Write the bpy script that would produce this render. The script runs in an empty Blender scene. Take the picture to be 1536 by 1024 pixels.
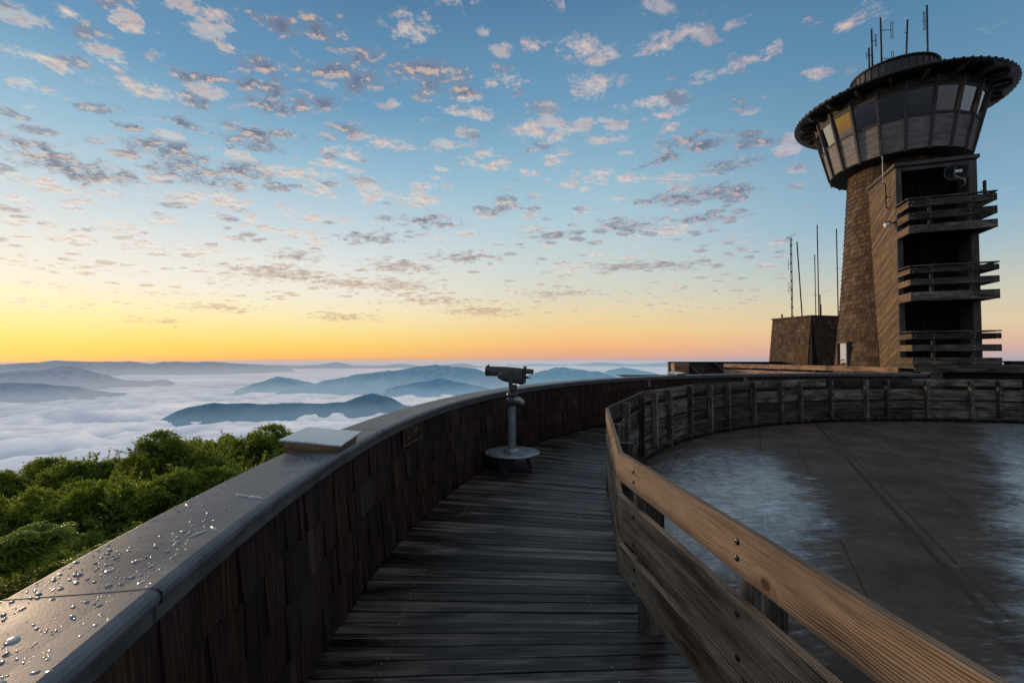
import bpy, math, random
from mathutils import Vector as V, noise as mnoise
random.seed(7)
R = math.radians
scene = bpy.context.scene
col = scene.collection
Z = V((0, 0, 1))

# ------------------------------------------------------------------ mesh helpers
class MB:
    """collects shapes and links them as one mesh object"""
    def __init__(s): s.v = []; s.f = []; s.uv = []; s.rn = []; s.sm = []; s.mi = []
    def face(s, pts, uvs=None, r=0.5, smooth=False, mi=0):
        i = len(s.v); s.v.extend(V(p) for p in pts); s.f.append(tuple(range(i, i + len(pts))))
        s.uv.append(uvs or [(0, 0)] * len(pts)); s.rn.append(r); s.sm.append(smooth); s.mi.append(mi)
    def hexa(s, c, a, b, n, r=None, faces='+-abAB', uo=None):
        """box: centre c, half vectors a (long), b (wide), n (thick)"""
        r = random.random() if r is None else r
        uo = uo or (random.random() * 50, random.random() * 50)
        la, lb, ln = a.length, b.length, n.length
        def q(o, p, w, lp, lw, sw=False):
            uv = [(-lp, -lw), (lp, -lw), (lp, lw), (-lp, lw)]
            if sw: uv = [(y, x) for x, y in uv]
            s.face([o - p - w, o + p - w, o + p + w, o - p + w], [(x + uo[0], y + uo[1]) for x, y in uv], r)
        if '+' in faces: q(c + n, a, b, la, lb)
        if '-' in faces: q(c - n, a, -b, la, lb)
        if 'b' in faces: q(c + b, a, -n, la, ln)
        if 'B' in faces: q(c - b, a, n, la, ln)
        if 'a' in faces: q(c + a, b, n, lb, ln, True)
        if 'A' in faces: q(c - a, b, -n, lb, ln, True)
    def board(s, a, b, up, w, t, r=None, **k):
        a, b = V(a), V(b); d = b - a; u = V(up).normalized(); n = d.cross(u).normalized(); u = n.cross(d).normalized()
        s.hexa((a + b) / 2, d / 2, u * w / 2, n * t / 2, r, **k)
    def box(s, lo, hi, r=None):
        lo, hi = V(lo), V(hi); d = (hi - lo) / 2
        s.hexa((lo + hi) / 2, V((d.x, 0, 0)), V((0, d.y, 0)), V((0, 0, d.z)), r)
    def tube(s, pts, rad, n=10, r=0.5, caps=True):
        pts = [V(p) for p in pts]; rad = rad if isinstance(rad, (list, tuple)) else [rad] * len(pts)
        i0 = len(s.v); L = 0
        ref = None
        for k, p in enumerate(pts):
            d = (pts[min(k + 1, len(pts) - 1)] - pts[max(k - 1, 0)]).normalized()
            if ref is None: ref = V((1, 0, 0)) if abs(d.x) < .9 else V((0, 1, 0))
            x = (ref - d * ref.dot(d)).normalized(); y = d.cross(x); ref = x
            for j in range(n):
                a = 2 * math.pi * j / n
                s.v.append(p + (x * math.cos(a) + y * math.sin(a)) * rad[k])
        for k in range(len(pts) - 1):
            for j in range(n):
                a, b = i0 + k * n + j, i0 + k * n + (j + 1) % n
                s.f.append((a, b, b + n, a + n)); s.uv.append([(k, j / n), (k, (j + 1) / n), (k + 1, (j + 1) / n), (k + 1, j / n)])
                s.rn.append(r); s.sm.append(True); s.mi.append(0)
        if caps:
            for k in (0, len(pts) - 1):
                f = tuple(i0 + k * n + j for j in range(n)); f = f if k else f[::-1]
                s.f.append(f); s.uv.append([(0, 0)] * n); s.rn.append(r); s.sm.append(False); s.mi.append(0)
    def lathe(s, c, prof, n=32, r=0.5, smooth=True, a0=0.0):
        c = V(c); i0 = len(s.v)
        for (q, z) in prof:
            for j in range(n):
                a = a0 + 2 * math.pi * j / n; s.v.append(c + V((q * math.cos(a), q * math.sin(a), z)))
        for k in range(len(prof) - 1):
            for j in range(n):
                a, b = i0 + k * n + j, i0 + k * n + (j + 1) % n
                s.f.append((a, b, b + n, a + n)); s.uv.append([(k, j), (k, j + 1), (k + 1, j + 1), (k + 1, j)])
                s.rn.append(r); s.sm.append(smooth); s.mi.append(0)
    def ball(s, c, q, n=10, sz=1.0, r=0.5, lo=-1.0):
        m = 6; prof = []
        for k in range(m + 1):
            a = math.asin(lo) + (math.pi / 2 - math.asin(lo)) * k / m
            prof.append((max(q * math.cos(a), 1e-5), q * math.sin(a) * sz))
        s.lathe(c, prof, n, r)
    def build(s, name, mat, parent=None, bevel=0):
        me = bpy.data.meshes.new(name); org = V((0, 0, 0)); p = parent
        while p is not None: org += p.location; p = p.parent
        me.from_pydata([tuple(q - org) for q in s.v], [], s.f)
        me.color_attributes.new('rnd', 'FLOAT_COLOR', 'CORNER'); me.uv_layers.new(name='UVMap')
        ul, ca = me.uv_layers['UVMap'], me.color_attributes['rnd']
        fu = []; fc = []
        for uvs, r in zip(s.uv, s.rn):
            for u in uvs: fu.extend(u); fc.extend((r, (r * 7.31) % 1, (r * 13.7) % 1, 1))
        ul.data.foreach_set('uv', fu); ca.data.foreach_set('color', fc)
        me.polygons.foreach_set('use_smooth', s.sm); me.polygons.foreach_set('material_index', s.mi)
        for m in (mat if isinstance(mat, (list, tuple)) else [mat]): me.materials.append(m)
        me.update()
        o = bpy.data.objects.new(name, me); col.objects.link(o)
        if parent is not None: o.parent = parent
        if bevel:
            b = o.modifiers.new('bevel', 'BEVEL'); b.width = bevel; b.segments = 2; b.limit_method = 'ANGLE'
            w = o.modifiers.new('weld', 'WELD'); w.merge_threshold = 0.0002
            o.modifiers.move(1, 0)
        return o

def tag(o, label=None, cat=None, group=None, kind=None):
    if label: o['label'] = label
    if cat: o['category'] = cat
    if group: o['group'] = group
    if kind: o['kind'] = kind
    return o
def thing(name, loc, label, cat, group=None):
    o = bpy.data.objects.new(name, None); col.objects.link(o); o.location = loc; o.empty_display_size = .2
    return tag(o, label, cat, group)

# ------------------------------------------------------------------ node helpers
def mk(name):
    m = bpy.data.materials.new(name); m.use_nodes = True; m.node_tree.nodes.clear(); return m, m.node_tree
def nd(t, typ, ins=None, **props):
    n = t.nodes.new(typ)
    for k, v in props.items(): setattr(n, k, v)
    for k, v in (ins or {}).items():
        if isinstance(v, bpy.types.NodeSocket): t.links.new(v, n.inputs[k])
        else: n.inputs[k].default_value = v
    return n
def mt(t, op, a, b=0.0, c=0.0, clamp=False):
    return nd(t, 'ShaderNodeMath', {0: a, 1: b, 2: c}, operation=op, use_clamp=clamp).outputs[0]
def vm(t, op, a, b=None, c=None):
    d = {0: a}
    if b is not None: d[1] = b
    if c is not None: d[2] = c
    n = nd(t, 'ShaderNodeVectorMath', d, operation=op)
    return n.outputs['Value'] if op in ('LENGTH', 'DOT_PRODUCT', 'DISTANCE') else n.outputs[0]
def ss(t, x, a, b, lo=0.0, hi=1.0, kind='SMOOTHSTEP'):
    return nd(t, 'ShaderNodeMapRange', {'Value': x, 'From Min': a, 'From Max': b, 'To Min': lo, 'To Max': hi}, interpolation_type=kind).outputs[0]
def mx(t, f, a, b, blend='MIX'):
    n = nd(t, 'ShaderNodeMix', {}, data_type='RGBA', blend_type=blend)
    for k, v in ((0, f), (6, a), (7, b)):
        if isinstance(v, bpy.types.NodeSocket): t.links.new(v, n.inputs[k])
        else: n.inputs[k].default_value = v if k == 0 else (tuple(v) + (1,))[:4]
    return n.outputs[2]
def noi(t, vec, scale, detail=4, rough=.55, dist=0.0, out=0):
    return nd(t, 'ShaderNodeTexNoise', {'Vector': vec, 'Scale': scale, 'Detail': detail, 'Roughness': rough, 'Distortion': dist}).outputs[out]
def ramp(t, f, stops):
    n = nd(t, 'ShaderNodeValToRGB', {0: f}); e = n.color_ramp.elements
    while len(e) < len(stops): e.new(.5)
    for q, (p, c) in zip(e, stops): q.position = p; q.color = tuple(c[:3]) + (1,)
    return n.outputs[0]
def lin(r, g, b):
    f = lambda c: (c / 255 / 12.92) if c <= 10 else ((c / 255 + .055) / 1.055) ** 2.4
    return (f(r), f(g), f(b))
def out(t, sh): t.links.new(sh, nd(t, 'ShaderNodeOutputMaterial').outputs[0] if False else nd(t, 'ShaderNodeOutputMaterial').inputs[0])
def bsdf(t, **k):
    names = {'color': 'Base Color', 'rough': 'Roughness', 'metal': 'Metallic', 'normal': 'Normal', 'spec': 'Specular IOR Level', 'ior': 'IOR', 'trans': 'Transmission Weight', 'coat': 'Coat Weight', 'coatr': 'Coat Roughness', 'coatn': 'Coat Normal'}
    d = {}
    for a, v in k.items():
        if a == 'color' and not isinstance(v, bpy.types.NodeSocket): v = tuple(v[:3]) + (1,)
        d[names[a]] = v
    return nd(t, 'ShaderNodeBsdfPrincipled', d).outputs[0]
def bump(t, h, strength=.3, dist=.01):
    return nd(t, 'ShaderNodeBump', {'Height': h, 'Strength': strength, 'Distance': dist}).outputs[0]
def rnd(t):
    a = nd(t, 'ShaderNodeAttribute', attribute_name='rnd'); s = nd(t, 'ShaderNodeSeparateColor', {0: a.outputs[0]}); return s.outputs

def wood(name, dark, light, rough=.75, grain=1.0, knots=.5, grey=.35, greyc=(.16, .155, .15), rvar=.5, wet=0.0, bmp=.5, spec=.3, spot=None, streak=.5):
    """weathered board: long wavy grain along U, knots that push the grain aside, grey bleaching, per-board tone"""
    m, t = mk(name); uv = nd(t, 'ShaderNodeUVMap', uv_map='UVMap').outputs[0]; r = rnd(t)
    sep = nd(t, 'ShaderNodeSeparateXYZ', {0: uv})
    kv = vm(t, 'MULTIPLY', uv, (1.1, 4.4, 0)); kv = vm(t, 'ADD', kv, vm(t, 'MULTIPLY', noi(t, uv, 3, 2, out=1), (.25, .25, 0)))
    vor = nd(t, 'ShaderNodeTexVoronoi', {'Vector': kv, 'Scale': .8}).outputs['Distance']
    if spot: vor = mt(t, 'MINIMUM', vor, vm(t, 'LENGTH', vm(t, 'MULTIPLY', vm(t, 'SUBTRACT', uv, (spot[0], spot[1], 0)), (3.6, 4.6, 0))))
    kn = ss(t, vor, 0.05, 0.36, 1, 0)
    v2 = mt(t, 'ADD', sep.outputs[1], mt(t, 'MULTIPLY', kn, .05 * knots * 2))
    wob = mt(t, 'MULTIPLY', mt(t, 'SUBTRACT', noi(t, vm(t, 'MULTIPLY', uv, (.8, 3.2, 1)), 1.0, 4), .5), .11)
    gv = nd(t, 'ShaderNodeCombineXYZ', {0: mt(t, 'MULTIPLY', sep.outputs[0], 1.6), 1: mt(t, 'MULTIPLY', mt(t, 'ADD', v2, wob), 84 * grain), 2: r[0]}).outputs[0]
    g1 = noi(t, gv, 1.0, 5, .6)
    g2 = noi(t, vm(t, 'MULTIPLY', gv, (2.5, 4.0, 1)), 1.0, 3, .6)
    band = mt(t, 'MULTIPLY_ADD', mt(t, 'SINE', mt(t, 'MULTIPLY', mt(t, 'ADD', mt(t, 'ADD', v2, wob), mt(t, 'MULTIPLY', g1, .010)), 560 * grain)), .5, .5)
    g = mt(t, 'ADD', mt(t, 'ADD', mt(t, 'MULTIPLY', g1, .40), mt(t, 'MULTIPLY', g2, .25)), mt(t, 'MULTIPLY', mt(t, 'MULTIPLY', band, ss(t, noi(t, vm(t, 'MULTIPLY', uv, (1.5, 7, 1)), 1.0, 3), .35, .6, .3, 1)), .34))
    gg = ss(t, g, .34, .74)
    c = mx(t, gg, dark, light)
    sk = noi(t, vm(t, 'MULTIPLY', uv, (1.0, 26, 1)), 1.0, 4, .6)
    c = mx(t, ss(t, sk, .54, .70, 0, .8 * streak), c, greyc); c = mx(t, ss(t, sk, .47, .32, 0, .85 * streak), c, tuple(x * .5 for x in dark))
    st = noi(t, vm(t, 'MULTIPLY', uv, (1.1, 4.5, 1)), 1.3, 6, .66)
    crk = mt(t, 'MULTIPLY', ss(t, noi(t, vm(t, 'MULTIPLY', gv, (.8, 1.1, 1)), 1.0, 2, .4), .60, .68), ss(t, noi(t, vm(t, 'MULTIPLY', uv, (2, 6, 1)), 1.0, 2), .42, .6))
    c = mx(t, mt(t, 'MULTIPLY', crk, .75), c, tuple(x * .35 for x in dark))
    c = mx(t, mt(t, 'MULTIPLY', ss(t, st, .42, .68), grey), c, greyc)
    c = mx(t, ss(t, noi(t, vm(t, 'MULTIPLY', uv, (1.4, 3, 1)), 1.7, 6, .68), .55, .8, 0, .45), c, tuple(x * .28 for x in dark))
    c = mx(t, mt(t, 'MULTIPLY', ss(t, vor, .06, .13, 1, 0), min(1, knots)), c, tuple(x * .3 for x in dark))
    tone = ss(t, r[0], 0, 1, 1 - rvar, 1 + rvar, 'LINEAR')
    c = mx(t, 1.0, c, nd(t, 'ShaderNodeCombineColor', {0: tone, 1: tone, 2: tone}).outputs[0], 'MULTIPLY')
    rr = ss(t, st, .35, .65, rough - .12 - wet, rough + .08)
    out(t, bsdf(t, color=c, rough=rr, normal=bump(t, mt(t, 'ADD', mt(t, 'SUBTRACT', g, crk), mt(t, 'MULTIPLY', st, .5)), bmp * .35, .004), spec=spec))
    return m

def shingle_mat(name, dark, light, weather, wamt=.35, rvar=.6):
    m, t = mk(name); uv = nd(t, 'ShaderNodeUVMap', uv_map='UVMap').outputs[0]; r = rnd(t)
    g = noi(t, vm(t, 'MULTIPLY', uv, (2.2, 60, 1)), 1.0, 5, .68)
    c = mx(t, ss(t, g, .36, .68), dark, light)
    big = noi(t, nd(t, 'ShaderNodeNewGeometry').outputs[0], 1.1, 5, .6)
    c = mx(t, mt(t, 'MULTIPLY', ss(t, big, .45, .7), wamt), c, weather)
    c = mx(t, mt(t, 'MULTIPLY', ss(t, r[1], .9, .97, 0, .5), ss(t, g, .3, .6)), c, weather)
    tone = ss(t, r[0], 0, 1, 1 - rvar, 1 + rvar, 'LINEAR')
    c = mx(t, 1.0, c, nd(t, 'ShaderNodeCombineColor', {0: tone, 1: tone, 2: tone}).outputs[0], 'MULTIPLY')
    out(t, bsdf(t, color=c, rough=.78, normal=bump(t, g, .6, .004), spec=.25))
    return m

def metal_mat(name, color, rough=.45, metal=.0, var=.3, bscale=60, bst=.15, rust=0.0):
    m, t = mk(name); p = nd(t, 'ShaderNodeNewGeometry').outputs[0]
    n = noi(t, p, 9, 6, .65)
    c = mx(t, ss(t, n, .3, .7), tuple(x * (1 - var) for x in color), tuple(x * (1 + var) for x in color))
    if rust: c = mx(t, ss(t, noi(t, p, 14, 6, .7), .58, .72, 0, rust), c, (.07, .03, .015))
    out(t, bsdf(t, color=c, rough=ss(t, n, .3, .7, rough - .1, rough + .12), metal=metal, normal=bump(t, noi(t, p, bscale, 3), bst, .002)))
    return m

# ------------------------------------------------------------------ sun, sky, camera
SUN_AZ, SUN_EL = R(-50), R(6.3)           # azimuth from +Y towards +X
SD = V((math.sin(SUN_AZ) * math.cos(SUN_EL), math.cos(SUN_AZ) * math.cos(SUN_EL), math.sin(SUN_EL)))
sl = bpy.data.lights.new('sun', 'SUN'); sl.energy = 2.7; sl.angle = R(4.0); sl.color = (1.0, .70, .44)
so = bpy.data.objects.new('sun', sl); col.objects.link(so); so.rotation_euler = SD.to_track_quat('Z', 'Y').to_euler(); so.location = (-20, 15, 20)

# clouds: (azimuth, tan elevation, half width, half height) of the banks in the dawn sky
LIT = [(-0.8092,0.455,0.0418,0.0131),(-0.7324,0.479,0.0219,0.0109),(-0.789,0.5398,0.016,0.0093),(-0.6997,0.5593,0.0206,0.0078),(-0.8189,0.4069,0.0219,0.007),(-0.6888,0.454,0.0419,0.0136),(-0.6111,0.6338,0.0295,0.012),(-0.5846,0.588,0.0224,0.0195),(-0.2177,0.7078,0.0419,0.0315),(0.0478,0.6952,0.0351,0.0146),(-0.0119,0.6138,0.0439,0.0146),(-0.0934,0.5419,0.0406,0.0131),(0.1511,0.679,0.0429,0.0232),(0.2017,0.661,0.045,0.0201),(0.1725,0.5898,0.0369,0.026),(0.3134,0.6635,0.0318,0.0167),(0.3823,0.674,0.034,0.0177),(0.4292,0.5761,0.0412,0.0133),(0.486,0.5885,0.0229,0.0117),(0.598,0.5199,0.017,0.0097),(-0.2582,0.4534,0.0493,0.0113),(-0.1152,0.4718,0.0202,0.0087),(0.0401,0.4986,0.0439,0.019),(0.1036,0.4859,0.0377,0.016),(-0.0622,0.447,0.0292,0.0117),(-0.0444,0.4205,0.0468,0.0117),(0.0843,0.4298,0.0233,0.0117),(0.2105,0.4645,0.0392,0.0115),(0.2892,0.5376,0.0404,0.0126),(0.3322,0.5117,0.0262,0.0097),(0.1859,0.393,0.0481,0.0144),(0.2604,0.3763,0.0355,0.0127),(0.1642,0.3591,0.0171,0.0087),(-0.3524,0.4204,0.0361,0.0124),(-0.378,0.3884,0.0506,0.0122),(-0.4401,0.3618,0.0719,0.0119),(-0.625,0.2819,0.0481,0.0142),(-0.564,0.2836,0.0314,0.0111),(-0.5225,0.2611,0.0198,0.0102),(-0.4146,0.2799,0.0613,0.0107),(-0.2154,0.3352,0.0475,0.0114),(-0.7146,0.2085,0.0301,0.0088),(-0.77,0.2442,0.0257,0.0074),(-0.8087,0.2616,0.0523,0.0081),(-0.8321,0.226,0.0173,0.0079),(-0.7703,0.1821,0.0181,0.0063),(-0.6839,0.1875,0.0317,0.0068),(-0.2984,0.3422,0.0401,0.0084),(-0.1586,0.4052,0.02,0.0087),(-0.1367,0.3695,0.0144,0.0058),(0.04,0.3996,0.0234,0.0088),(0.3364,0.2634,0.0391,0.0111),(0.3451,0.4781,0.0207,0.011),(0.3571,0.3705,0.0514,0.011),(0.5295,0.5888,0.0109,0.0126),(0.6362,0.5893,0.0171,0.0071),(-0.4507,0.2445,0.0427,0.0079),(-0.8055,0.1091,0.0351,0.0061),(-0.738,0.1384,0.0481,0.0054),(-0.8336,0.1407,0.0265,0.0059),(0.1346,0.1927,0.0431,0.0087),(0.1778,0.2205,0.0227,0.0072),(-0.1008,0.5656,0.0116,0.0058),(-0.4027,0.3362,0.0372,0.0094),(-0.6529,0.237,0.0277,0.007),(-0.6037,0.1906,0.0397,0.006),(-0.8255,0.0768,0.0404,0.005),(-0.6689,0.1062,0.0541,0.0046),(-0.5618,0.1396,0.0524,0.005)]
DARK = [(-0.4192,0.6719,0.0415,0.0147),(-0.4917,0.662,0.0387,0.0129),(-0.354,0.5829,0.0618,0.0233),(-0.3212,0.6315,0.0369,0.0194),(-0.1741,0.6076,0.0653,0.026),(-0.1156,0.5827,0.0376,0.0102),(-0.5019,0.5608,0.0428,0.0141),(-0.609,0.5085,0.0335,0.0108),(-0.5184,0.5201,0.0442,0.0127),(-0.6082,0.4603,0.0276,0.0108),(-0.4835,0.4899,0.0367,0.013),(-0.4111,0.5183,0.0344,0.0161),(-0.765,0.2993,0.0549,0.0158),(-0.7879,0.3053,0.0291,0.0103),(-0.6503,0.3565,0.0519,0.0175),(-0.606,0.3287,0.0593,0.0156),(-0.5271,0.3521,0.0437,0.0139),(-0.5171,0.4312,0.0487,0.0102),(-0.5334,0.4038,0.0391,0.0101),(-0.6233,0.4125,0.0212,0.0095),(-0.3529,0.4669,0.0387,0.0124),(-0.8376,0.3219,0.021,0.0069),(-0.81,0.3213,0.0223,0.0091),(0.3836,0.4362,0.0579,0.0136),(0.4262,0.326,0.0461,0.012),(0.3696,0.3269,0.0509,0.0123),(0.4572,0.379,0.0401,0.0105),(0.2486,0.282,0.0523,0.0114),(0.3179,0.4112,0.0291,0.0097),(0.0912,0.2675,0.0407,0.0087),(-0.1868,0.2932,0.0481,0.0115),(-0.2976,0.2497,0.0455,0.0098),(-0.4732,0.1599,0.0719,0.0117),(-0.3497,0.148,0.062,0.0096),(-0.2532,0.1482,0.0659,0.0099),(-0.0674,0.0954,0.067,0.0073),(-0.3554,0.0786,0.0566,0.0055),(-0.5714,0.0866,0.0456,0.0049),(-0.659,0.0593,0.0329,0.0035),(-0.1716,0.116,0.0597,0.0058),(0.4988,0.4197,0.0271,0.0103),(0.4683,0.3195,0.0233,0.0105),(0.407,0.274,0.0494,0.0081),(-0.0266,0.3236,0.0263,0.0117),(-0.7008,0.3883,0.0171,0.0067),(0.3291,0.184,0.0656,0.0069),(0.248,0.1885,0.055,0.0085),(-0.0998,0.2156,0.058,0.0073),(-0.45,0.1951,0.0356,0.0079),(-0.2424,0.1888,0.0552,0.0085),(0.1054,0.1346,0.0579,0.0058),(-0.5792,0.5773,0.0164,0.0074)]

def make_world():
    w = bpy.data.worlds.new('World'); scene.world = w; w.use_nodes = True; t = w.node_tree; t.nodes.clear()
    d = vm(t, 'NORMALIZE', nd(t, 'ShaderNodeTexCoord').outputs['Generated'])
    s = nd(t, 'ShaderNodeSeparateXYZ', {0: d}); x, y, z = s.outputs
    h = mt(t, 'MAXIMUM', mt(t, 'SQRT', mt(t, 'ADD', mt(t, 'MULTIPLY', x, x), mt(t, 'MULTIPLY', y, y))), .02)
    e = mt(t, 'DIVIDE', z, h); az = mt(t, 'ARCTAN2', x, y)
    u = mt(t, 'DIVIDE', mt(t, 'ADD', mt(t, 'MULTIPLY', x, math.sin(SUN_AZ)), mt(t, 'MULTIPLY', y, math.cos(SUN_AZ))), h)
    f = mt(t, 'POWER', mt(t, 'MULTIPLY', mt(t, 'ADD', e, .2), 1 / 1.4, clamp=True), .5)   # more room near the horizon
    P = lambda q: math.sqrt(max(0, min(1, (q + .2) / 1.4)))
    rl = ramp(t, f, [(P(q), lin(*c)) for q, c in [(-.2, (40, 46, 54)), (-.09, (84, 92, 106)), (-.04, (118, 122, 138)), (-.022, (150, 150, 160)), (-.013, (208, 168, 146)), (-.006, (254, 188, 108)), (.006, (254, 203, 102)), (.022, (254, 216, 112)), (.045, (254, 229, 144)), (.085, (253, 239, 192)), (.125, (246, 239, 222)), (.185, (232, 233, 228)), (.26, (202, 218, 226)), (.4, (148, 188, 211)), (.53, (108, 155, 190)), (.8, (80, 124, 162)), (1.2, (150, 152, 156))]])
    rc = ramp(t, f, [(P(q), lin(*c)) for q, c in [(-.2, (40, 46, 54)), (-.09, (84, 92, 106)), (-.04, (118, 130, 148)), (-.022, (150, 162, 176)), (-.013, (188, 172, 174)), (-.006, (222, 170, 150)), (.008, (240, 178, 134)), (.022, (248, 188, 130)), (.045, (248, 204, 138)), (.085, (240, 216, 166)), (.13, (222, 218, 194)), (.19, (206, 216, 212)), (.29, (180, 206, 217)), (.4, (148, 188, 209)), (.55, (114, 160, 191)), (.83, (78, 122, 160)), (1.2, (150, 152, 156))]])
    rr = ramp(t, f, [(P(q), lin(*c)) for q, c in [(-.2, (40, 46, 54)), (-.09, (84, 92, 106)), (-.04, (112, 130, 150)), (-.022, (138, 156, 176)), (-.013, (158, 166, 186)), (-.002, (190, 171, 178)), (.012, (212, 178, 168)), (.024, (224, 186, 162)), (.05, (226, 203, 166)), (.1, (206, 204, 184)), (.17, (170, 192, 200)), (.24, (140, 178, 202)), (.33, (124, 164, 190)), (.45, (102, 146, 178)), (.6, (86, 131, 166)), (.8, (72, 116, 152)), (1.2, (146, 148, 152))]])
    rb = ramp(t, f, [(P(q), lin(*c)) for q, c in [(-.2, (40, 46, 54)), (-.09, (84, 92, 106)), (-.04, (128, 128, 136)), (.0, (122, 130, 146)), (.1, (138, 150, 166)), (.25, (152, 166, 180)), (.5, (158, 164, 172)), (.9, (146, 148, 150))]])   # pink-grey sky opposite the dawn
    sky = mx(t, ss(t, u, .52, .99), mx(t, ss(t, u, -.12, .58), mx(t, ss(t, u, -.75, -.25), rb, rr), rc), rl)
    # --- clouds, in a plane above the hills
    den = mt(t, 'ADD', mt(t, 'MAXIMUM', z, 0.0), .13)
    pl = nd(t, 'ShaderNodeCombineXYZ', {0: mt(t, 'DIVIDE', x, den), 1: mt(t, 'DIVIDE', y, den)}).outputs[0]
    q = nd(t, 'ShaderNodeCombineXYZ', {0: az, 1: e}).outputs[0]
    wn = vm(t, 'SUBTRACT', noi(t, pl, 7.0, 4, .62, out=1), (.5, .5, .5))
    q = vm(t, 'ADD', q, vm(t, 'MULTIPLY', wn, (.13, .05, 0)))
    def blobs(L, g):
        acc = None
        for (a, b, ra, rb) in L:
            ra *= g; rb *= g
            l = vm(t, 'LENGTH', vm(t, 'MULTIPLY_ADD', q, (1 / ra, 1 / rb, 0), (-a / ra, -b / rb, 0)))
            acc = l if acc is None else mt(t, 'MINIMUM', acc, l)
        return ss(t, acc, .0, 2.3, 1, 0)
    bl, bd = blobs(LIT, 1.05), blobs(DARK, 1.25)
    fb = noi(t, pl, 18, 6, .68, .1)
    fb2 = noi(t, vm(t, 'ADD', pl, (-.010, .018, 0)), 18, 4, .62, .1)
    fine = noi(t, pl, 70, 3, .6)
    reg = noi(t, pl, 1.7, 3, .5)
    band = mt(t, 'MULTIPLY', ss(t, e, .03, .14), ss(t, e, .40, .62, 1, .62))
    pw = vm(t, 'ADD', pl, vm(t, 'MULTIPLY', wn, (.10, .10, 0)))
    vr = nd(t, 'ShaderNodeTexVoronoi', {'Vector': vm(t, 'MULTIPLY', pw, (.85, 1.15, 1)), 'Scale': 9.5, 'Randomness': 1.0})
    cr_ = nd(t, 'ShaderNodeSeparateColor', {0: vr.outputs['Color']}).outputs
    size = ss(t, cr_[0], .0, 1.0, .22, .70, 'LINEAR')
    puff = mt(t, 'DIVIDE', mt(t, 'SUBTRACT', size, vr.outputs['Distance']), .27)
    bg = mt(t, 'MULTIPLY', mt(t, 'MULTIPLY', mt(t, 'MAXIMUM', puff, 0.0), mt(t, 'MULTIPLY', ss(t, reg, .30, .50, .45, 1), ss(t, u, -.2, .25, .25, 1))), band)
    dk = ss(t, mt(t, 'ADD', mt(t, 'MULTIPLY', cr_[1], .35), noi(t, pl, 2.3, 2)), .60, .72)
    n0 = mt(t, 'ADD', mt(t, 'MULTIPLY', mt(t, 'SUBTRACT', fb, .5), 2.5), mt(t, 'MULTIPLY', mt(t, 'SUBTRACT', fine, .5), .75))
    Fl = mt(t, 'ADD', mt(t, 'MULTIPLY', bl, .98), n0)
    Fd = mt(t, 'ADD', mt(t, 'MULTIPLY', bd, .98), n0)
    Fb = mt(t, 'ADD', mt(t, 'MULTIPLY', mt(t, 'MINIMUM', bg, 1.2), 1.0), mt(t, 'MULTIPLY', n0, 1.05))
    al = ss(t, Fl, .42, 1.02); ad = ss(t, Fd, .36, 1.1, 0, .95); ab = ss(t, Fb, .38, 1.02, 0, .94)
    edge = mt(t, 'MULTIPLY', mt(t, 'SUBTRACT', fb, fb2), 5.0)       # >0 on the side that faces the sun
    low = ss(t, e, .06, .30, 1, 0)                                  # near the horizon everything warms up
    us = ss(t, u, .1, 1.0)
    litc = mx(t, us, lin(250, 214, 198), lin(255, 232, 206)); litc = mx(t, mt(t, 'MULTIPLY', low, us), litc, (1.12, 1.02, .82))
    litc = mx(t, ss(t, Fl, .8, 1.4, 0, .65), mx(t, .35, sky, litc), litc)
    litc = mx(t, ss(t, edge, -.05, -.5, 0, .5), litc, lin(176, 160, 170))
    litc = mx(t, ss(t, mt(t, 'ADD', fb2, mt(t, 'MULTIPLY', fine, .4)), .62, .84, 0, .5), litc, mx(t, us, lin(170, 164, 178), lin(214, 182, 170)))
    drkc = mx(t, low, lin(106, 116, 140), mx(t, us, lin(166, 162, 164), lin(206, 172, 136)))
    drkc = mx(t, ss(t, edge, .0, .6, 0, .75), drkc, mx(t, us, lin(204, 176, 174), lin(232, 196, 168)))
    drkc = mx(t, ss(t, Fd, 1.2, .6, 0, .25), drkc, litc)
    c = mx(t, mt(t, 'MULTIPLY', ab, ss(t, e, .0, .06)), sky, mx(t, dk, litc, mx(t, .25, drkc, sky)))
    c = mx(t, mt(t, 'MULTIPLY', ad, .9), c, drkc)
    c = mx(t, mt(t, 'MULTIPLY', al, .95), c, litc)
    ni = nd(t, 'ShaderNodeTexSky', sky_type='NISHITA', sun_disc=False, sun_elevation=SUN_EL, sun_rotation=SUN_AZ % (2 * math.pi), altitude=1400, air_density=1.0, dust_density=1.5)
    c10 = vm(t, 'SCALE', c); c10.node.inputs['Scale'].default_value = 9.6
    nis = vm(t, 'SCALE', ni.outputs[0]); nis.node.inputs['Scale'].default_value = .04
    tot = vm(t, 'ADD', c10, nis)
    w.cycles.sampling_method = 'MANUAL'; w.cycles.sample_map_resolution = 256
    bgd = nd(t, 'ShaderNodeBackground', {0: tot, 1: .1})
    t.links.new(bgd.outputs[0], nd(t, 'ShaderNodeOutputWorld').inputs[0])
make_world()

cd = bpy.data.cameras.new('camera'); cam = bpy.data.objects.new('camera', cd); col.objects.link(cam)
cam.location = (0, 0, 1.7); cam.rotation_euler = (R(90 + 1.692), 0, 0); cd.sensor_width = 36; cd.lens = 16.01
cd.clip_start = .05; cd.clip_end = 400000; scene.camera = cam
scene.view_settings.view_transform = 'Standard'; scene.view_settings.look = 'None'; scene.view_settings.exposure = 0
scene.cycles.use_denoising = True; scene.cycles.max_bounces = 4; scene.cycles.diffuse_bounces = 2; scene.cycles.glossy_bounces = 3; scene.cycles.transparent_max_bounces = 8

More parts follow.
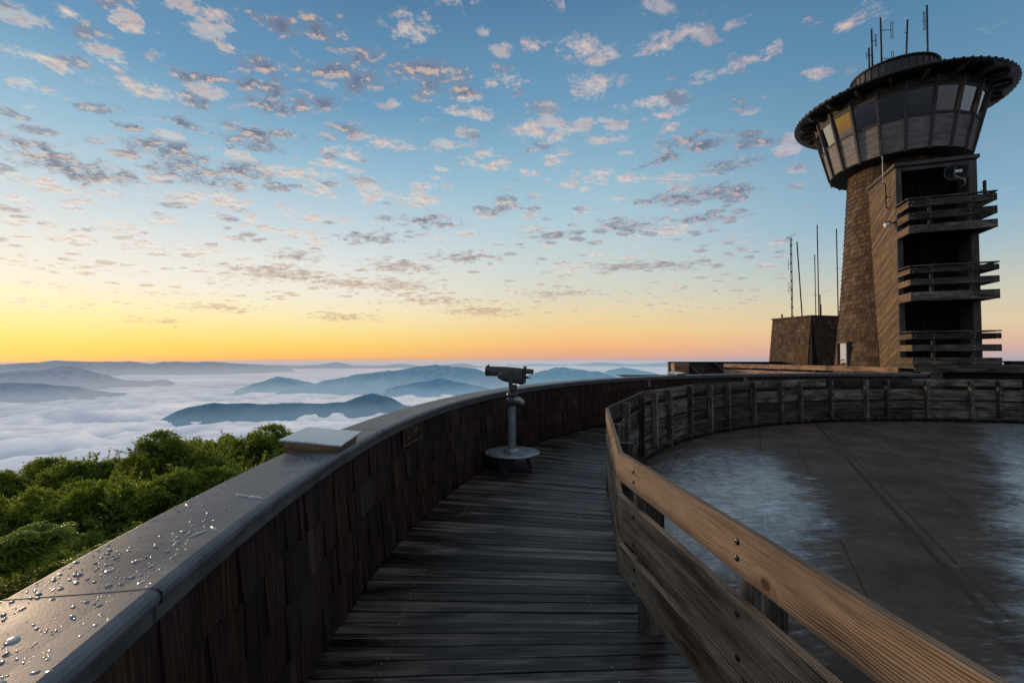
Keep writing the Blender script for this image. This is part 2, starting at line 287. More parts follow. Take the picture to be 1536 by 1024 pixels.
# ------------------------------------------------------------------ materials
M_shingle = shingle_mat('wall_shingle', (.0035, .0017, .0012), (.062, .029, .017), (.08, .063, .054), .22, .45)
M_tshingle = shingle_mat('tower_shingle', (.016, .010, .006), (.145, .084, .046), (.17, .13, .09), .3, .45)
M_plank = wood('boardwalk_wood', (.005, .0043, .004), (.110, .095, .086), rough=.52, knots=.4, grey=.45, greyc=(.25, .235, .225), rvar=.7, streak=.9, wet=.10, bmp=.9, spec=.22)
M_rail = wood('rail_wood', (.10, .064, .042), (.315, .22, .145), rough=.75, knots=1.0, grey=.5, greyc=(.25, .205, .165), rvar=.14, bmp=.8, spot=(21.661, 2.053))
M_rail2 = wood('grey_rail_wood', (.10, .054, .030), (.68, .41, .25), rough=.78, knots=.8, grey=.5, greyc=(.66, .45, .31), rvar=.25, streak=.7, bmp=.8)
M_frail = wood('old_rail_wood', (.015, .011, .009), (.14, .112, .09), rough=.8, knots=.7, grey=.5, greyc=(.27, .24, .21), rvar=.7, streak=.9, bmp=.8)
M_post = wood('post_wood', (.035, .024, .016), (.11, .08, .055), rough=.8, knots=.6, grey=.4, greyc=(.1, .095, .09), rvar=.3)
M_twood = wood('tower_plank', (.050, .030, .016), (.285, .175, .09), rough=.75, knots=.8, grey=.5, greyc=(.17, .115, .07), rvar=.36)
M_tgrey = wood('tower_grey_wood', (.05, .042, .04), (.14, .12, .11), rough=.8, knots=.6, grey=.5, greyc=(.15, .145, .15), rvar=.3)
M_panel = wood('cab_panel_wood', (.13, .115, .11), (.30, .27, .26), rough=.75, knots=.5, grey=.6, greyc=(.3, .29, .29), rvar=.2)
M_dark = wood('dark_interior_wood', (.008, .007, .006), (.018, .015, .013), rough=.9, grey=.1, greyc=(.02, .02, .02))
M_bolt = metal_mat('bolt_steel', (.055, .052, .05), .38, .7)
M_nail = metal_mat('nail_steel', (.55, .56, .58), .3, .6)
M_roofm = metal_mat('dark_roof_metal', (.02, .022, .026), .5, .4)
M_drum = metal_mat('drum_metal', (.045, .042, .045), .42, .5, .35)
M_ant = metal_mat('antenna_metal', (.03, .03, .032), .5, .5)
M_white = metal_mat('white_enamel', (.72, .71, .68), .35)
M_scope = metal_mat('scope_paint', (.055, .056, .062), .42, .1, .25, 90, .25, .25)
M_pole = metal_mat('pole_galvanised', (.32, .35, .385), .36, .45, .2)
M_door = metal_mat('door_paint', (.42, .45, .54), .45, 0, .08)
M_fascia = metal_mat('fascia_paint', (.085, .092, .105), .42, .1, .3, 40, .3)

def cap_material():
    m, t = mk('wet_cap_metal'); p = nd(t, 'ShaderNodeNewGeometry').outputs[0]
    n = noi(t, p, 5, 6, .65); n2 = noi(t, p, 210, 3, .6); n3 = noi(t, p, 32, 4, .6)
    vo = nd(t, 'ShaderNodeTexVoronoi', {'Vector': p, 'Scale': 230.0}, feature='SMOOTH_F1').outputs[0]
    c = mx(t, ss(t, n, .3, .7), (.085, .098, .122), (.175, .195, .232))
    c = mx(t, ss(t, n3, .55, .75, 0, .5), c, (.16, .16, .17))
    hgt = mt(t, 'ADD', mt(t, 'MULTIPLY', n2, .6), mt(t, 'MULTIPLY', vo, -.7))
    out(t, bsdf(t, color=c, rough=ss(t, n, .32, .68, .36, .52), metal=.0, normal=bump(t, hgt, .14, .0022), spec=.10))
    return m
M_cap = cap_material()

def water_material():
    m, t = mk('rain_water'); p = nd(t, 'ShaderNodeNewGeometry').outputs[0]
    out(t, bsdf(t, color=(.30, .31, .33), rough=.14, ior=1.8, spec=.5, metal=.12, normal=bump(t, noi(t, p, 60, 2), .05, .002)))
    return m
M_water = water_material()

def deck_material():
    m, t = mk('wet_deck_sheet'); p = nd(t, 'ShaderNodeNewGeometry').outputs[0]
    s = nd(t, 'ShaderNodeSeparateXYZ', {0: p}); x, y = s.outputs[0], s.outputs[1]
    dx, dy = .47, .883
    a = mt(t, 'ADD', mt(t, 'MULTIPLY', x, dx), mt(t, 'MULTIPLY', y, dy))        # along the sheets
    b = mt(t, 'SUBTRACT', mt(t, 'MULTIPLY', x, dy), mt(t, 'MULTIPLY', y, dx))   # across
    ab = nd(t, 'ShaderNodeCombineXYZ', {0: a, 1: b}).outputs[0]
    n = noi(t, p, 1.3, 6, .62); nf = noi(t, p, 7, 7, .7); ng = noi(t, p, 90, 3, .6)
    # rows of brushed, crackled streaks, shared by wet edges, bumps and painted sheen
    brush = noi(t, vm(t, 'MULTIPLY', p, (3.2, 15, 1)), 1.0, 6, .68, 1.2)
    brush2 = noi(t, vm(t, 'MULTIPLY', p, (7, 26, 1)), 1.0, 5, .65, .8)
    seam = None; wide = None
    for off, wd in ((.08, .018), (1.40, .03), (1.52, .012), (2.19, .012), (3.5, .02), (4.8, .02), (-1.25, .02), (.72, .008)):
        dd = mt(t, 'ABSOLUTE', mt(t, 'SUBTRACT', mt(t, 'ADD', b, mt(t, 'MULTIPLY', nf, .03)), off + .015))
        q = ss(t, dd, wd * .4, wd * 1.6, 1, 0); seam = q if seam is None else mt(t, 'MAXIMUM', seam, q)
    # wet area by the railing and along the far side
    pa = nd(t, 'ShaderNodeCombineXYZ', {0: mt(t, 'MULTIPLY', mt(t, 'SUBTRACT', a, 6.75), 1 / 3.0), 1: mt(t, 'MULTIPLY', mt(t, 'SUBTRACT', b, -.35), 1 / 1.0)}).outputs[0]
    wa = ss(t, mt(t, 'ADD', vm(t, 'LENGTH', pa), mt(t, 'ADD', mt(t, 'MULTIPLY', mt(t, 'SUBTRACT', n, .5), 1.2), mt(t, 'MULTIPLY', mt(t, 'SUBTRACT', brush, .5), 1.5))), .62, 1.22, 1, 0)
    wb = ss(t, mt(t, 'ADD', mt(t, 'SUBTRACT', x, y), mt(t, 'ADD', mt(t, 'MULTIPLY', mt(t, 'SUBTRACT', n, .5), 1.6), mt(t, 'MULTIPLY', mt(t, 'SUBTRACT', brush, .5), -2.2))), .05, .85)
    wet = mt(t, 'MAXIMUM', wa, wb)
    c = mx(t, ss(t, n, .3, .7), (.050, .037, .029), (.115, .088, .070))
    c = mx(t, ss(t, nf, .5, .75, 0, .7), c, (.15, .12, .10))
    c = mx(t, ss(t, brush2, .56, .7, 0, .35), c, (.014, .013, .013))
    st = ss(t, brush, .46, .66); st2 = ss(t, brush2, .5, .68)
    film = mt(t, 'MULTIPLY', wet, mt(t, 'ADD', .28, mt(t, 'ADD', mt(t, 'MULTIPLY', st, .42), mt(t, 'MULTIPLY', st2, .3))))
    c = mx(t, mt(t, 'MULTIPLY', film, .85), c, mx(t, ss(t, nf, .4, .6), (.20, .245, .305), (.56, .67, .80)))  # sky sheen painted pale blue into the wet film's colour
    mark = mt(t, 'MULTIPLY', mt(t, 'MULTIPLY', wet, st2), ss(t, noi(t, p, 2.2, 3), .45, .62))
    c = mx(t, mt(t, 'MULTIPLY', mark, .6), c, (.80, .88, .98))  # brightest streaks of the sheen, also painted in
    pale_line = mt(t, 'MULTIPLY', mt(t, 'MULTIPLY', wet, ss(t, mt(t, 'ABSOLUTE', mt(t, 'SUBTRACT', noi(t, p, 3.3, 4, .6, .6), .5)), .006, .026, 1, 0)), ss(t, noi(t, p, 5.5, 2), .5, .6))
    c = mx(t, mt(t, 'MULTIPLY', pale_line, .7), c, (.5, .52, .56))  # thin pale curving lines within the wet area
    lightseam = mt(t, 'MULTIPLY', seam, wet)
    c = mx(t, mt(t, 'MULTIPLY', seam, mt(t, 'ADD', .2, mt(t, 'MULTIPLY', ss(t, n, .35, .6), .5))), c, (.012, .010, .011)); c = mx(t, mt(t, 'MULTIPLY', lightseam, .55), c, (.3, .34, .4))
    rgh = mx(t, film, nd(t, 'ShaderNodeCombineColor', {0: .75, 1: .75, 2: .75}).outputs[0], nd(t, 'ShaderNodeCombineColor', {0: .13, 1: .13, 2: .13}).outputs[0])
    hg = mt(t, 'ADD', mt(t, 'ADD', mt(t, 'MULTIPLY', brush, .7), mt(t, 'MULTIPLY', nf, .5)), mt(t, 'ADD', mt(t, 'MULTIPLY', ng, .12), mt(t, 'MULTIPLY', seam, -.8)))
    out(t, bsdf(t, color=c, rough=rgh, normal=bump(t, hg, .35, .012), coat=mt(t, 'MULTIPLY_ADD', wet, mt(t, 'MULTIPLY_ADD', st, .45, .45), .10), coatr=ss(t, wet, 0, 1, .42, .16), coatn=bump(t, mt(t, 'ADD', brush, mt(t, 'MULTIPLY', nf, .6)), .10, .01), spec=mt(t, 'ADD', .15, mt(t, 'MULTIPLY', film, 1.0))))
    return m
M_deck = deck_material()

def glass_material(name='cab_glass', mirror=.13):
    m, t = mk(name); p = nd(t, 'ShaderNodeNewGeometry').outputs[0]
    tr = nd(t, 'ShaderNodeBsdfTransparent', {0: (.62, .66, .68, 1)}).outputs[0]
    gl = nd(t, 'ShaderNodeBsdfGlossy', {0: (.95, .95, .95, 1), 'Roughness': .03, 'Normal': bump(t, noi(t, p, 1.5, 2), .05, .05)}).outputs[0]
    fr = mt(t, 'ADD', mt(t, 'MULTIPLY', mt(t, 'POWER', nd(t, 'ShaderNodeLayerWeight', {0: .5}).outputs['Facing'], 1.6), .74), mirror)
    out(t, nd(t, 'ShaderNodeMixShader', {0: fr, 1: tr, 2: gl}).outputs[0])
    return m
M_glass = glass_material(); M_glass_bright = glass_material('dawn_mirror_glass', .8)  # second glass has an added mirror share to brighten one pane

# ------------------------------------------------------------------ the round terrace
CX, CY = 10.483, 2.959
def pol(r, th, z=0.0):                       # th = 0 points left (-X), growing forward
    a = R(th); return V((CX - r * math.cos(a), CY + r * math.sin(a), z))
def radial(th): a = R(th); return V((-math.cos(a), math.sin(a), 0))
def tang(th): a = R(th); return V((math.sin(a), math.cos(a), 0))
RW, RO, RR_ = 11.55, 11.80, 9.71
HW, HR, ZD = 1.117, 1.04, -.108
TH0, TH1 = -34.0, 102.4

# boardwalk of radial planks
mb = MB(); nl = MB(); th = -40.0; k = 0
while th < 128:
    wd = .116 + random.uniform(-.009, .011); dth = math.degrees(wd / 10.6)
    c = th + dth / 2; z = random.uniform(-.003, .003); rin = 9.50 + random.uniform(-.03, .02)
    i = radial(c); a, b = pol(rin, c, z - .019), pol(11.585, c, z - .019)
    hw_in, hw_out = (wd - .009) / 2 * rin / 10.6, (wd - .008) / 2 * 11.6 / 10.6
    tg = tang(c); r = random.random(); uo = random.random() * 60
    tw = random.uniform(-.003, .003)
    p = [a - tg * hw_in, b - tg * hw_out, b + tg * hw_out, a + tg * hw_in]; up = V((0, 0, .019))
    p[2] = p[2] + V((0, 0, tw)); p[3] = p[3] + V((0, 0, tw))
    L = (b - a).length
    mb.face([q + up for q in p][::-1], [(uo, r * 9 + wd), (uo + L, r * 9 + wd), (uo + L, r * 9), (uo, r * 9)][::-1] if False else [(uo, r * 9 + wd), (uo + L, r * 9 + wd), (uo + L, r * 9), (uo, r * 9)], r)
    for q0, q1 in ((0, 1), (2, 3), (3, 0)):
        mb.face([p[q0] + up, p[q1] + up, p[q1] - up, p[q0] - up], [(uo, 0), (uo + L, 0), (uo + L, .04), (uo, .04)], r * .4)
    if -25 < c < 75:
        for rr in (9.95, 11.2):
            for s in (-1, 1):
                if random.random() < .82: nl.ball(pol(rr + random.uniform(-.012, .012), c, z) + tg * s * .037, .0046, 6, .5, lo=0.0)
    th += dth; k += 1
walk = tag(mb.build('boardwalk', M_plank), kind='structure')
tag(nl.build('nail_heads', M_nail, walk), kind='stuff')
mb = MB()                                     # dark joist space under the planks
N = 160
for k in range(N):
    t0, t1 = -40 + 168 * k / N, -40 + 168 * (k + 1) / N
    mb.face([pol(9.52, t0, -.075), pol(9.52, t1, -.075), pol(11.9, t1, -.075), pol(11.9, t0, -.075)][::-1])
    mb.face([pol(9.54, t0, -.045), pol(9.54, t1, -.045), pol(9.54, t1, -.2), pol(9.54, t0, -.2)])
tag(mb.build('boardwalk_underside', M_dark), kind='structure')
mb = MB()
for k in range(96):
    t0, t1 = k * 3.75, (k + 1) * 3.75
    mb.face([V((CX, CY, ZD)), pol(9.66, t1, ZD), pol(9.66, t0, ZD)])
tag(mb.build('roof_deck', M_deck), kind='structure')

# parapet wall
wall = thing('parapet_wall', pol(11.7, 20, 0), 'curved parapet wall of dark brown shingles with a wet metal cap along the boardwalk', 'wall')
mb = MB(); N = 150
for k in range(N):                            # core and outer face
    t0, t1 = TH0 + (TH1 - TH0) * k / N, TH0 + (TH1 - TH0) * (k + 1) / N
    mb.face([pol(11.572, t0, -.1), pol(11.572, t1, -.1), pol(11.572, t1, 1.05), pol(11.572, t0, 1.05)])
    mb.face([pol(RO, t0, -3), pol(RO, t0, 1.05), pol(RO, t1, 1.05), pol(RO, t1, -3)])
mb.face([pol(11.572, TH1, -.1), pol(RO, TH1, -.1), pol(RO, TH1, 1.05), pol(11.572, TH1, 1.05)])
mb.build('wall_core', M_dark, wall)
mb = MB()
def shingle(mb, th0, wd, z0, z1, r_of, zb, inward=True, off=.02, r=None, lift=0.0):
    """one shingle on a round wall: bottom edge proud, top edge tucked in; r_of(z) is the wall radius, inward = towards the centre"""
    r = random.random() if r is None else r; uo = (random.random() * 40, random.random() * 40)
    s = -1 if inward else 1
    P = lambda th, z, o: zb(r_of(z) + s * o, th, z)
    a0, a1 = th0, th0 + wd
    f = [P(a0, z0, off + lift), P(a1, z0, off + lift * .3), P(a1, z1, .004), P(a0, z1, .004)]
    bk = [P(a0, z0, 0), P(a1, z0, 0)]
    L = (f[1] - f[0]).length; H = z1 - z0
    uv = [(uo[0], uo[1]), (uo[0], uo[1] + L), (uo[0] + H, uo[1] + L), (uo[0] + H, uo[1])]
    mb.face(f if inward else f[::-1], uv if inward else uv[::-1], r)
    mb.face([f[1], f[0], bk[0], bk[1]] if inward else [f[0], f[1], bk[1], bk[0]], [(0, 0)] * 4, r * .6)
    for q0, q1, b in ((f[0], f[3], bk[0]), (f[2], f[1], bk[1])):
        mb.face([q0, q1, b] if q0 is f[0] else [q0, q1, b], [(0, 0)] * 3, r * .6)
for row, (z0, z1) in enumerate(((.80, 1.05), (.545, .83), (.285, .575), (.03, .315))):
    th = TH0
    while th < TH1:
        wd = random.choice((.065, .08, .095, .11, .13, .15, .18)) * random.uniform(.9, 1.1); dt = math.degrees(wd / 11.57)
        shingle(mb, th, dt - .02, z0 + random.uniform(-.012, .014), z1, lambda z: 11.572, pol, True, .022 + random.uniform(-.006, .006), lift=random.choice((0, 0, .006, .012, .018)))
        th += dt
mb.build('shingle_siding', M_shingle, wall)
def sweep(mb, prof, t0, t1, n, r=.5):
    P = [[pol(q, t0 + (t1 - t0) * k / n, z) for q, z in prof] for k in range(n + 1)]
    for k in range(n):
        for j in range(len(prof) - 1):
            mb.face([P[k][j], P[k][j + 1], P[k + 1][j + 1], P[k + 1][j]][::-1], None, r)
    mb.face(P[0]); mb.face(P[n][::-1])
cap = MB()
sweep(cap, [(11.519, 1.074), (11.508, 1.080), (11.503, 1.092), (11.505, 1.106), (11.514, 1.115), (11.53, 1.118), (11.6, 1.1165), (11.84, 1.116), (11.848, 1.112), (11.850, 1.05), (11.845, 1.05)], TH0, TH1, 220)
capo = cap.build('metal_cap', M_cap, wall)
sm = MB()
t_ = -33.0
for t_ in [-21.6, -9.0, 3.1, 15.4, 27.6, 40, 52, 64, 76, 88, 99]:
    sweep(sm, [(11.502, 1.08), (11.5015, 1.1075), (11.512, 1.1165), (11.53, 1.1190), (11.6, 1.1174), (11.843, 1.1168), (11.851, 1.113), (11.851, 1.06)], t_ - .011, t_ + .011, 1)
    sweep(sm, [(11.517, 1.074), (11.516, 1.027)], t_ - .012, t_ + .012, 1)
sm.build('cap_seam', M_roofm, capo)
fs = MB()
sweep(fs, [(11.56, 1.024), (11.526, 1.024), (11.520, 1.028), (11.520, 1.076), (11.53, 1.078)], TH0, TH1, 220)
fs.build('fascia', M_fascia, wall)
# two pale flashing strips below the cap, far along the curve
st = MB()
for tt in (58.2 - 4.5, 73.0):
    shingle(st, tt, .62, .84, 1.03, lambda z: 11.55, pol, True, .02, .5)
st.build('flashing_strip', M_fascia, wall)
mb = MB(); e = pol(11.68, TH1 + .9); mb.box(e + V((-.2, -.17, -.1)), e + V((.2, .17, 1.16)), .6)
mb.build('end_post', M_post, wall, bevel=.008)

# rain on the cap
mb = MB()
def drop(th, r, q, st=1.0):
    c = pol(r, th, 1.1165); i0 = len(mb.v); n = 9; hz = q * random.uniform(.28, .45)
    ir, tg = radial(th), tang(th); ph = random.random() * 6; el = random.uniform(1.0, 1.7); rot = random.random() * 3
    ring = []
    for lv, (rs, z) in enumerate(((1, 0), (.93, .45), (.62, .88))):
        for j in range(n):
            a = 2 * math.pi * j / n; w = 1 + .16 * math.sin(2 * a + ph) + .08 * math.sin(3 * a + ph * 2)
            px, py = math.cos(a) * rs * q * w * el, math.sin(a) * rs * q * w * st
            px, py = px * math.cos(rot) - py * math.sin(rot), px * math.sin(rot) + py * math.cos(rot)
            mb.v.append(c + ir * px + tg * py + V((0, 0, z * hz)))
    mb.v.append(c + V((0, 0, hz)))
    def add(f): mb.f.append(f); mb.uv.append([(0, 0)] * len(f)); mb.rn.append(.5); mb.sm.append(True); mb.mi.append(0)
    for lv in range(2):
        for j in range(n):
            a, b = i0 + lv * n + j, i0 + lv * n + (j + 1) % n; add((b, a, a + n, b + n))
    for j in range(n): add((i0 + 2 * n + (j + 1) % n, i0 + 2 * n + j, i0 + 3 * n))
rd = random.Random(5)
for _ in range(9000):
    th = rd.uniform(-17, 9) if rd.random() < .8 else rd.uniform(9, 34)
    r = 11.53 + .31 * rd.random() ** 1.35
    if mnoise.noise(V((th * .55, r * 9, 1.3))) < rd.uniform(-.35, .35): continue
    q = (.0011 + .0046 * rd.random() ** 3.6) * (1.0 if th < -6 else .8)
    drop(th, r, q)
for th, r, q, s_ in ((-7.2, 11.60, .024, .35), (-7.0, 11.57, .018, .3), (-8.1, 11.66, .010, .8), (-8.4, 11.7, .009, .9), (-5.35, 11.58, .034, .28), (-5.2, 11.64, .03, .22), (-3.2, 11.62, .026, .25), (-3.0, 11.57, .022, .3), (-8.8, 11.57, .010, 1), (-9.9, 11.68, .012, 1), (-10.6, 11.6, .010, 1.2), (-11.2, 11.72, .011, 1)):
    z0 = len(mb.v); drop(th, r, q, s_)
    for i in range(z0, len(mb.v)): mb.v[i].z = 1.1165 + (mb.v[i].z - 1.1165) * .35
tag(mb.build('rain_drops', M_water), kind='stuff')

# bronze plaque
TP = 7.2; ir, tg = radial(TP), tang(TP)
c = pol(11.535, TP, .965)
plq = thing('plaque', c, 'small framed bronze plaque fixed under the parapet cap', 'plaque')
M_bronze = metal_mat('bronze', (.06, .038, .026), .4, .8); M_bronze2 = metal_mat('bronze_edge', (.26, .18, .125), .45, .5)
mb = MB(); mb.hexa(c, tg * .24, Z * .1, -ir * .006, .5); mb.build('plate', M_bronze, plq)
mb = MB()
for s in (-1, 1):
    mb.hexa(c + Z * s * .1 - ir * .004, tg * .243, Z * .0035, -ir * .006, .5); mb.hexa(c + tg * s * .24 - ir * .005, Z * .0965, tg * .0035, -ir * .006, .5)
mb.build('frame', M_bronze2, plq)
mb = MB()
for a, b in ((-.15, .04), (-.09, .055), (-.04, .048), (-.12, .02), (.02, .012), (.06, .02), (.1, .01), (.13, .022), (.15, 0), (.05, -.005), (.09, -.012), (-.14, -.04), (-.1, -.052), (-.05, -.04)):
    mb = MB(); mb.ball(c + tg * a + Z * b - ir * .006, .0075, 6); mb.build('raised_stud', M_bronze2, plq)
stud_done = True

# sloped information panels on the cap
def info_panel(th, label):
    ir, tg = radial(th), tang(th); o = pol(11.685, th, 1.1165)
    root = thing('information_panel', o, label, 'information panel')
    inn, outw = .035, .085; hx, hy = .185, .185
    P = lambda a, b, z: o + ir * a + tg * b + Z * z
    mb = MB(); lo = [P(-hx + .03, -hy + .02, .0), P(hx - .03, -hy + .02, .0), P(hx - .03, hy - .02, .0), P(-hx + .03, hy - .02, .0)]
    hi = [P(-hx + .02, -hy + .01, inn), P(hx - .02, -hy + .01, outw * .8), P(hx - .02, hy - .01, outw), P(-hx + .02, hy - .01, inn * 1.6)]
    for i in range(4):
        j = (i + 1) % 4; L = (lo[j] - lo[i]).length; mb.face([lo[i], lo[j], hi[j], hi[i]][::-1], [(0, 0), (L, 0), (L, .1), (0, .1)][::-1], .4)
    mb.build('wooden_wedge', M_rail2, root)
    mb = MB(); bt = [P(-hx, -hy, inn + .001), P(hx, -hy, outw * .8 + .001), P(hx, hy, outw + .001), P(-hx, hy, inn * 1.6 + .001)]
    tp = [q + Z * .012 for q in bt]
    mb.face(tp[::-1]); mb.face(bt)
    for i in range(4): j = (i + 1) % 4; mb.face([bt[i], bt[j], tp[j], tp[i]][::-1])
    lid = mb.build('metal_lid', metal_mat('lid_metal', (.62, .66, .68), .32, .4, .25, 40, .5), root, bevel=.003)
    return root
info_panel(-.25, 'wedge shaped wooden information panel with wet metal lid on the near wall cap')
info_panel(60.5, 'small distant information panel on the far curve of the wall cap')

# ------------------------------------------------------------------ coin telescope
TX, TY = .0, 6.78
tel = thing('coin_telescope', (TX, TY, 0), 'grey coin operated viewing telescope on a round step plate beside the wall', 'telescope')
T0 = V((TX, TY, 0))
mb = MB(); mb.lathe(T0, [(.001, .245), (.37, .245), (.405, .25), (.41, .262), (.405, .274), (.38, .277), (.001, .277)], 56)
for i in range(-13, 14):                     # tread pattern
    for j in range(-13, 14):
        if .11 < math.hypot(i, j) * .028 < .37:
            a = R(45 if (i + j) % 2 else -45); d = V((math.cos(a), math.sin(a), 0))
            mb.hexa(T0 + V((i * .028, j * .028, .2775)), d * .010, V((-d.y, d.x, 0)) * .003, Z * .0016, .7, '+abAB')
plate = mb.build('step_plate', metal_mat('plate_steel', (.33, .39, .44), .34, .45, .25, 30, .2), tel)
for a in (-112, -8, 128):
    d = V((math.cos(R(a)), math.sin(R(a)), 0)); n = V((-d.y, d.x, 0)); mb = MB()
    o = T0 + d * .27
    top = [o + n * .155 - d * .02, o - n * .155 - d * .02]; tip = [o + n * .018 + d * .03, o - n * .018 + d * .03]
    A = [top[0] + Z * .246, top[1] + Z * .246, tip[1] + Z * .002, tip[0] + Z * .002]; B = [q - d * .05 * (1 if i < 2 else .6) for i, q in enumerate(A)]
    mb.face(A[::-1]); mb.face(B)
    for i in range(4): j = (i + 1) % 4; mb.face([A[i], A[j], B[j], B[i]])
    mb.build('leg', M_scope, tel, bevel=.004)
mb = MB(); mb.lathe(T0, [(.058, .277), (.128, .279), (.128, .288), (.105, .294), (.095, .31), (.07, .322), (.0605, .33)], 32); mb.build('base_flange', M_pole, tel)
mb = MB(); mb.lathe(T0, [(.0605, .3), (.0605, .96)], 32); mb.build('pole', M_pole, tel)
mb = MB(); mb.lathe(T0, [(.058, .945), (.083, .95), (.088, .965), (.088, 1.045), (.08, 1.06), (.066, 1.068), (.066, 1.085), (.078, 1.09), (.08, 1.12), (.074, 1.14), (.055, 1.15), (.05, 1.16)], 32); mb.build('collar', M_scope, tel)
mb = MB(); mb.tube([T0 + V((.03, -.03, 1.04)), T0 + V((.1, -.035, 1.035)), T0 + V((.15, -.04, 1.0)), T0 + V((.165, -.042, .975))], [.05, .047, .04, .034], 14); mb.build('coin_spout', M_pole, tel)
mb = MB()
yk = V((-.012, 0, 0))
mb.hexa(T0 + V((.02, 0, 1.20)), Z * .06, V((.055, 0, 0)), V((0, .055, 0)), .5)
for s in (-1, 1): mb.hexa(T0 + V((-.02, s * .085, 1.33)), Z * .135, V((.031, 0, 0)), V((0, .010, 0)), .5)
mb.hexa(T0 + V((-.0, 0, 1.205)), V((.045, 0, 0)), V((0, .094, 0)), Z * .02, .5)
mb.build('yoke', M_scope, tel, bevel=.006)
ax = V((-.96, .26, .045)).normalized(); sd = Z.cross(ax).normalized(); up = ax.cross(sd).normalized()
HC = T0 + V((0, 0, 1.425))
def HP(a, s, u): return HC + ax * a + sd * s + up * u
def house_ring(a, w, hi, lo):                # rounded body section
    pts = []
    for k in range(20):
        q = 2 * math.pi * k / 20; x, y = math.cos(q), math.sin(q)
        x = math.copysign(abs(x) ** .6, x); y = math.copysign(abs(y) ** .6, y)
        pts.append(HP(a, x * w, (y * hi if y > 0 else y * lo)))
    return pts
secs = [(-.185, .055, .07, .13), (-.17, .07, .085, .16), (-.05, .075, .092, .15), (.06, .075, .095, .135), (.15, .074, .096, .115), (.2, .072, .09, .085), (.215, .065, .08, .07)]
mb = MB(); rings = [house_ring(*q) for q in secs]
for A, B in zip(rings, rings[1:]):
    for k in range(20): j = (k + 1) % 20; mb.face([A[k], A[j], B[j], B[k]][::-1], None, .5, True)
mb.face(rings[0]); mb.face(rings[-1][::-1]); mb.build('housing', M_scope, tel)
mb = MB(); mb.tube([HP(.19, 0, .018), HP(.21, 0, .018), HP(.21, 0, .018), HP(.375, 0, .018), HP(.378, 0, .018), HP(.40, 0, .018), HP(.402, 0, .018)], [.075, .079, .074, .074, .081, .081, .07], 26); mb.hexa(HP(.37, 0, .104), ax * .012, sd * .006, up * .012, .5)
brl = mb.build('barrel', M_scope, tel)
mb = MB(); mb.tube([HP(.4025, 0, .018), HP(.404, 0, .018)], [.068, .068], 26); mb.build('lens', metal_mat('dark_lens', (.01, .012, .016), .06), brl)
mb = MB(); mb.hexa(HP(-.195, 0, -.01), ax * .006, sd * .078, up * .13, .5); mb.build('rear_plate', M_scope, tel, bevel=.004)
mb = MB()
for s in (-1, 1):
    mb.tube([HP(-.19, s * .034, .045), HP(-.27, s * .034, .045), HP(-.272, s * .034, .045), HP(-.29, s * .034, .045), HP(-.292, s * .034, .045), HP(-.315, s * .034, .045)], [.036, .036, .03, .03, .035, .033], 16)
mb.build('eyepiece', M_scope, tel)
mb = MB(); mb.tube([HP(-.19, .02, -.045), HP(-.25, .02, -.045), HP(-.252, .02, -.045), HP(-.3, .02, -.047)], [.02, .018, .008, .008], 10); mb.build('focus_lever', M_scope, tel)
mb = MB(); mb.tube([HP(.12, .076, -.035), HP(.12, .095, -.02), HP(.155, .098, -.012), HP(.18, .095, -.02), HP(.18, .076, -.035)], .006, 8); mb.build('grip', M_pole, tel)
for s in (-1, 1):
    mb = MB(); mb.tube([T0 + V((-.02, s * .094, 1.43)), T0 + V((-.02, s * .106, 1.43))], .018, 8); mb.build('pivot_bolt', M_bolt, tel)

mb = MB(); mb.hexa(HP(.085, -.0765, .03), ax * .05, up * .032, sd * .003, .5); mb.build('instruction_plate', M_pole, tel)
mb = MB(); mb.hexa(T0 + V((.012, -.0895, 1.005)), V((.03, 0, 0)), Z * .022, V((0, .003, 0)), .5); mb.build('coin_plate', M_bolt, tel)
for k in range(6):
    a = k * math.pi / 3 + .3; mb = MB(); q = T0 + V((.115 * math.cos(a), .115 * math.sin(a), .287)); mb.lathe(q, [(.012, 0), (.012, .009), (.001, .011)], 6); mb.build('flange_bolt', M_bolt, tel)

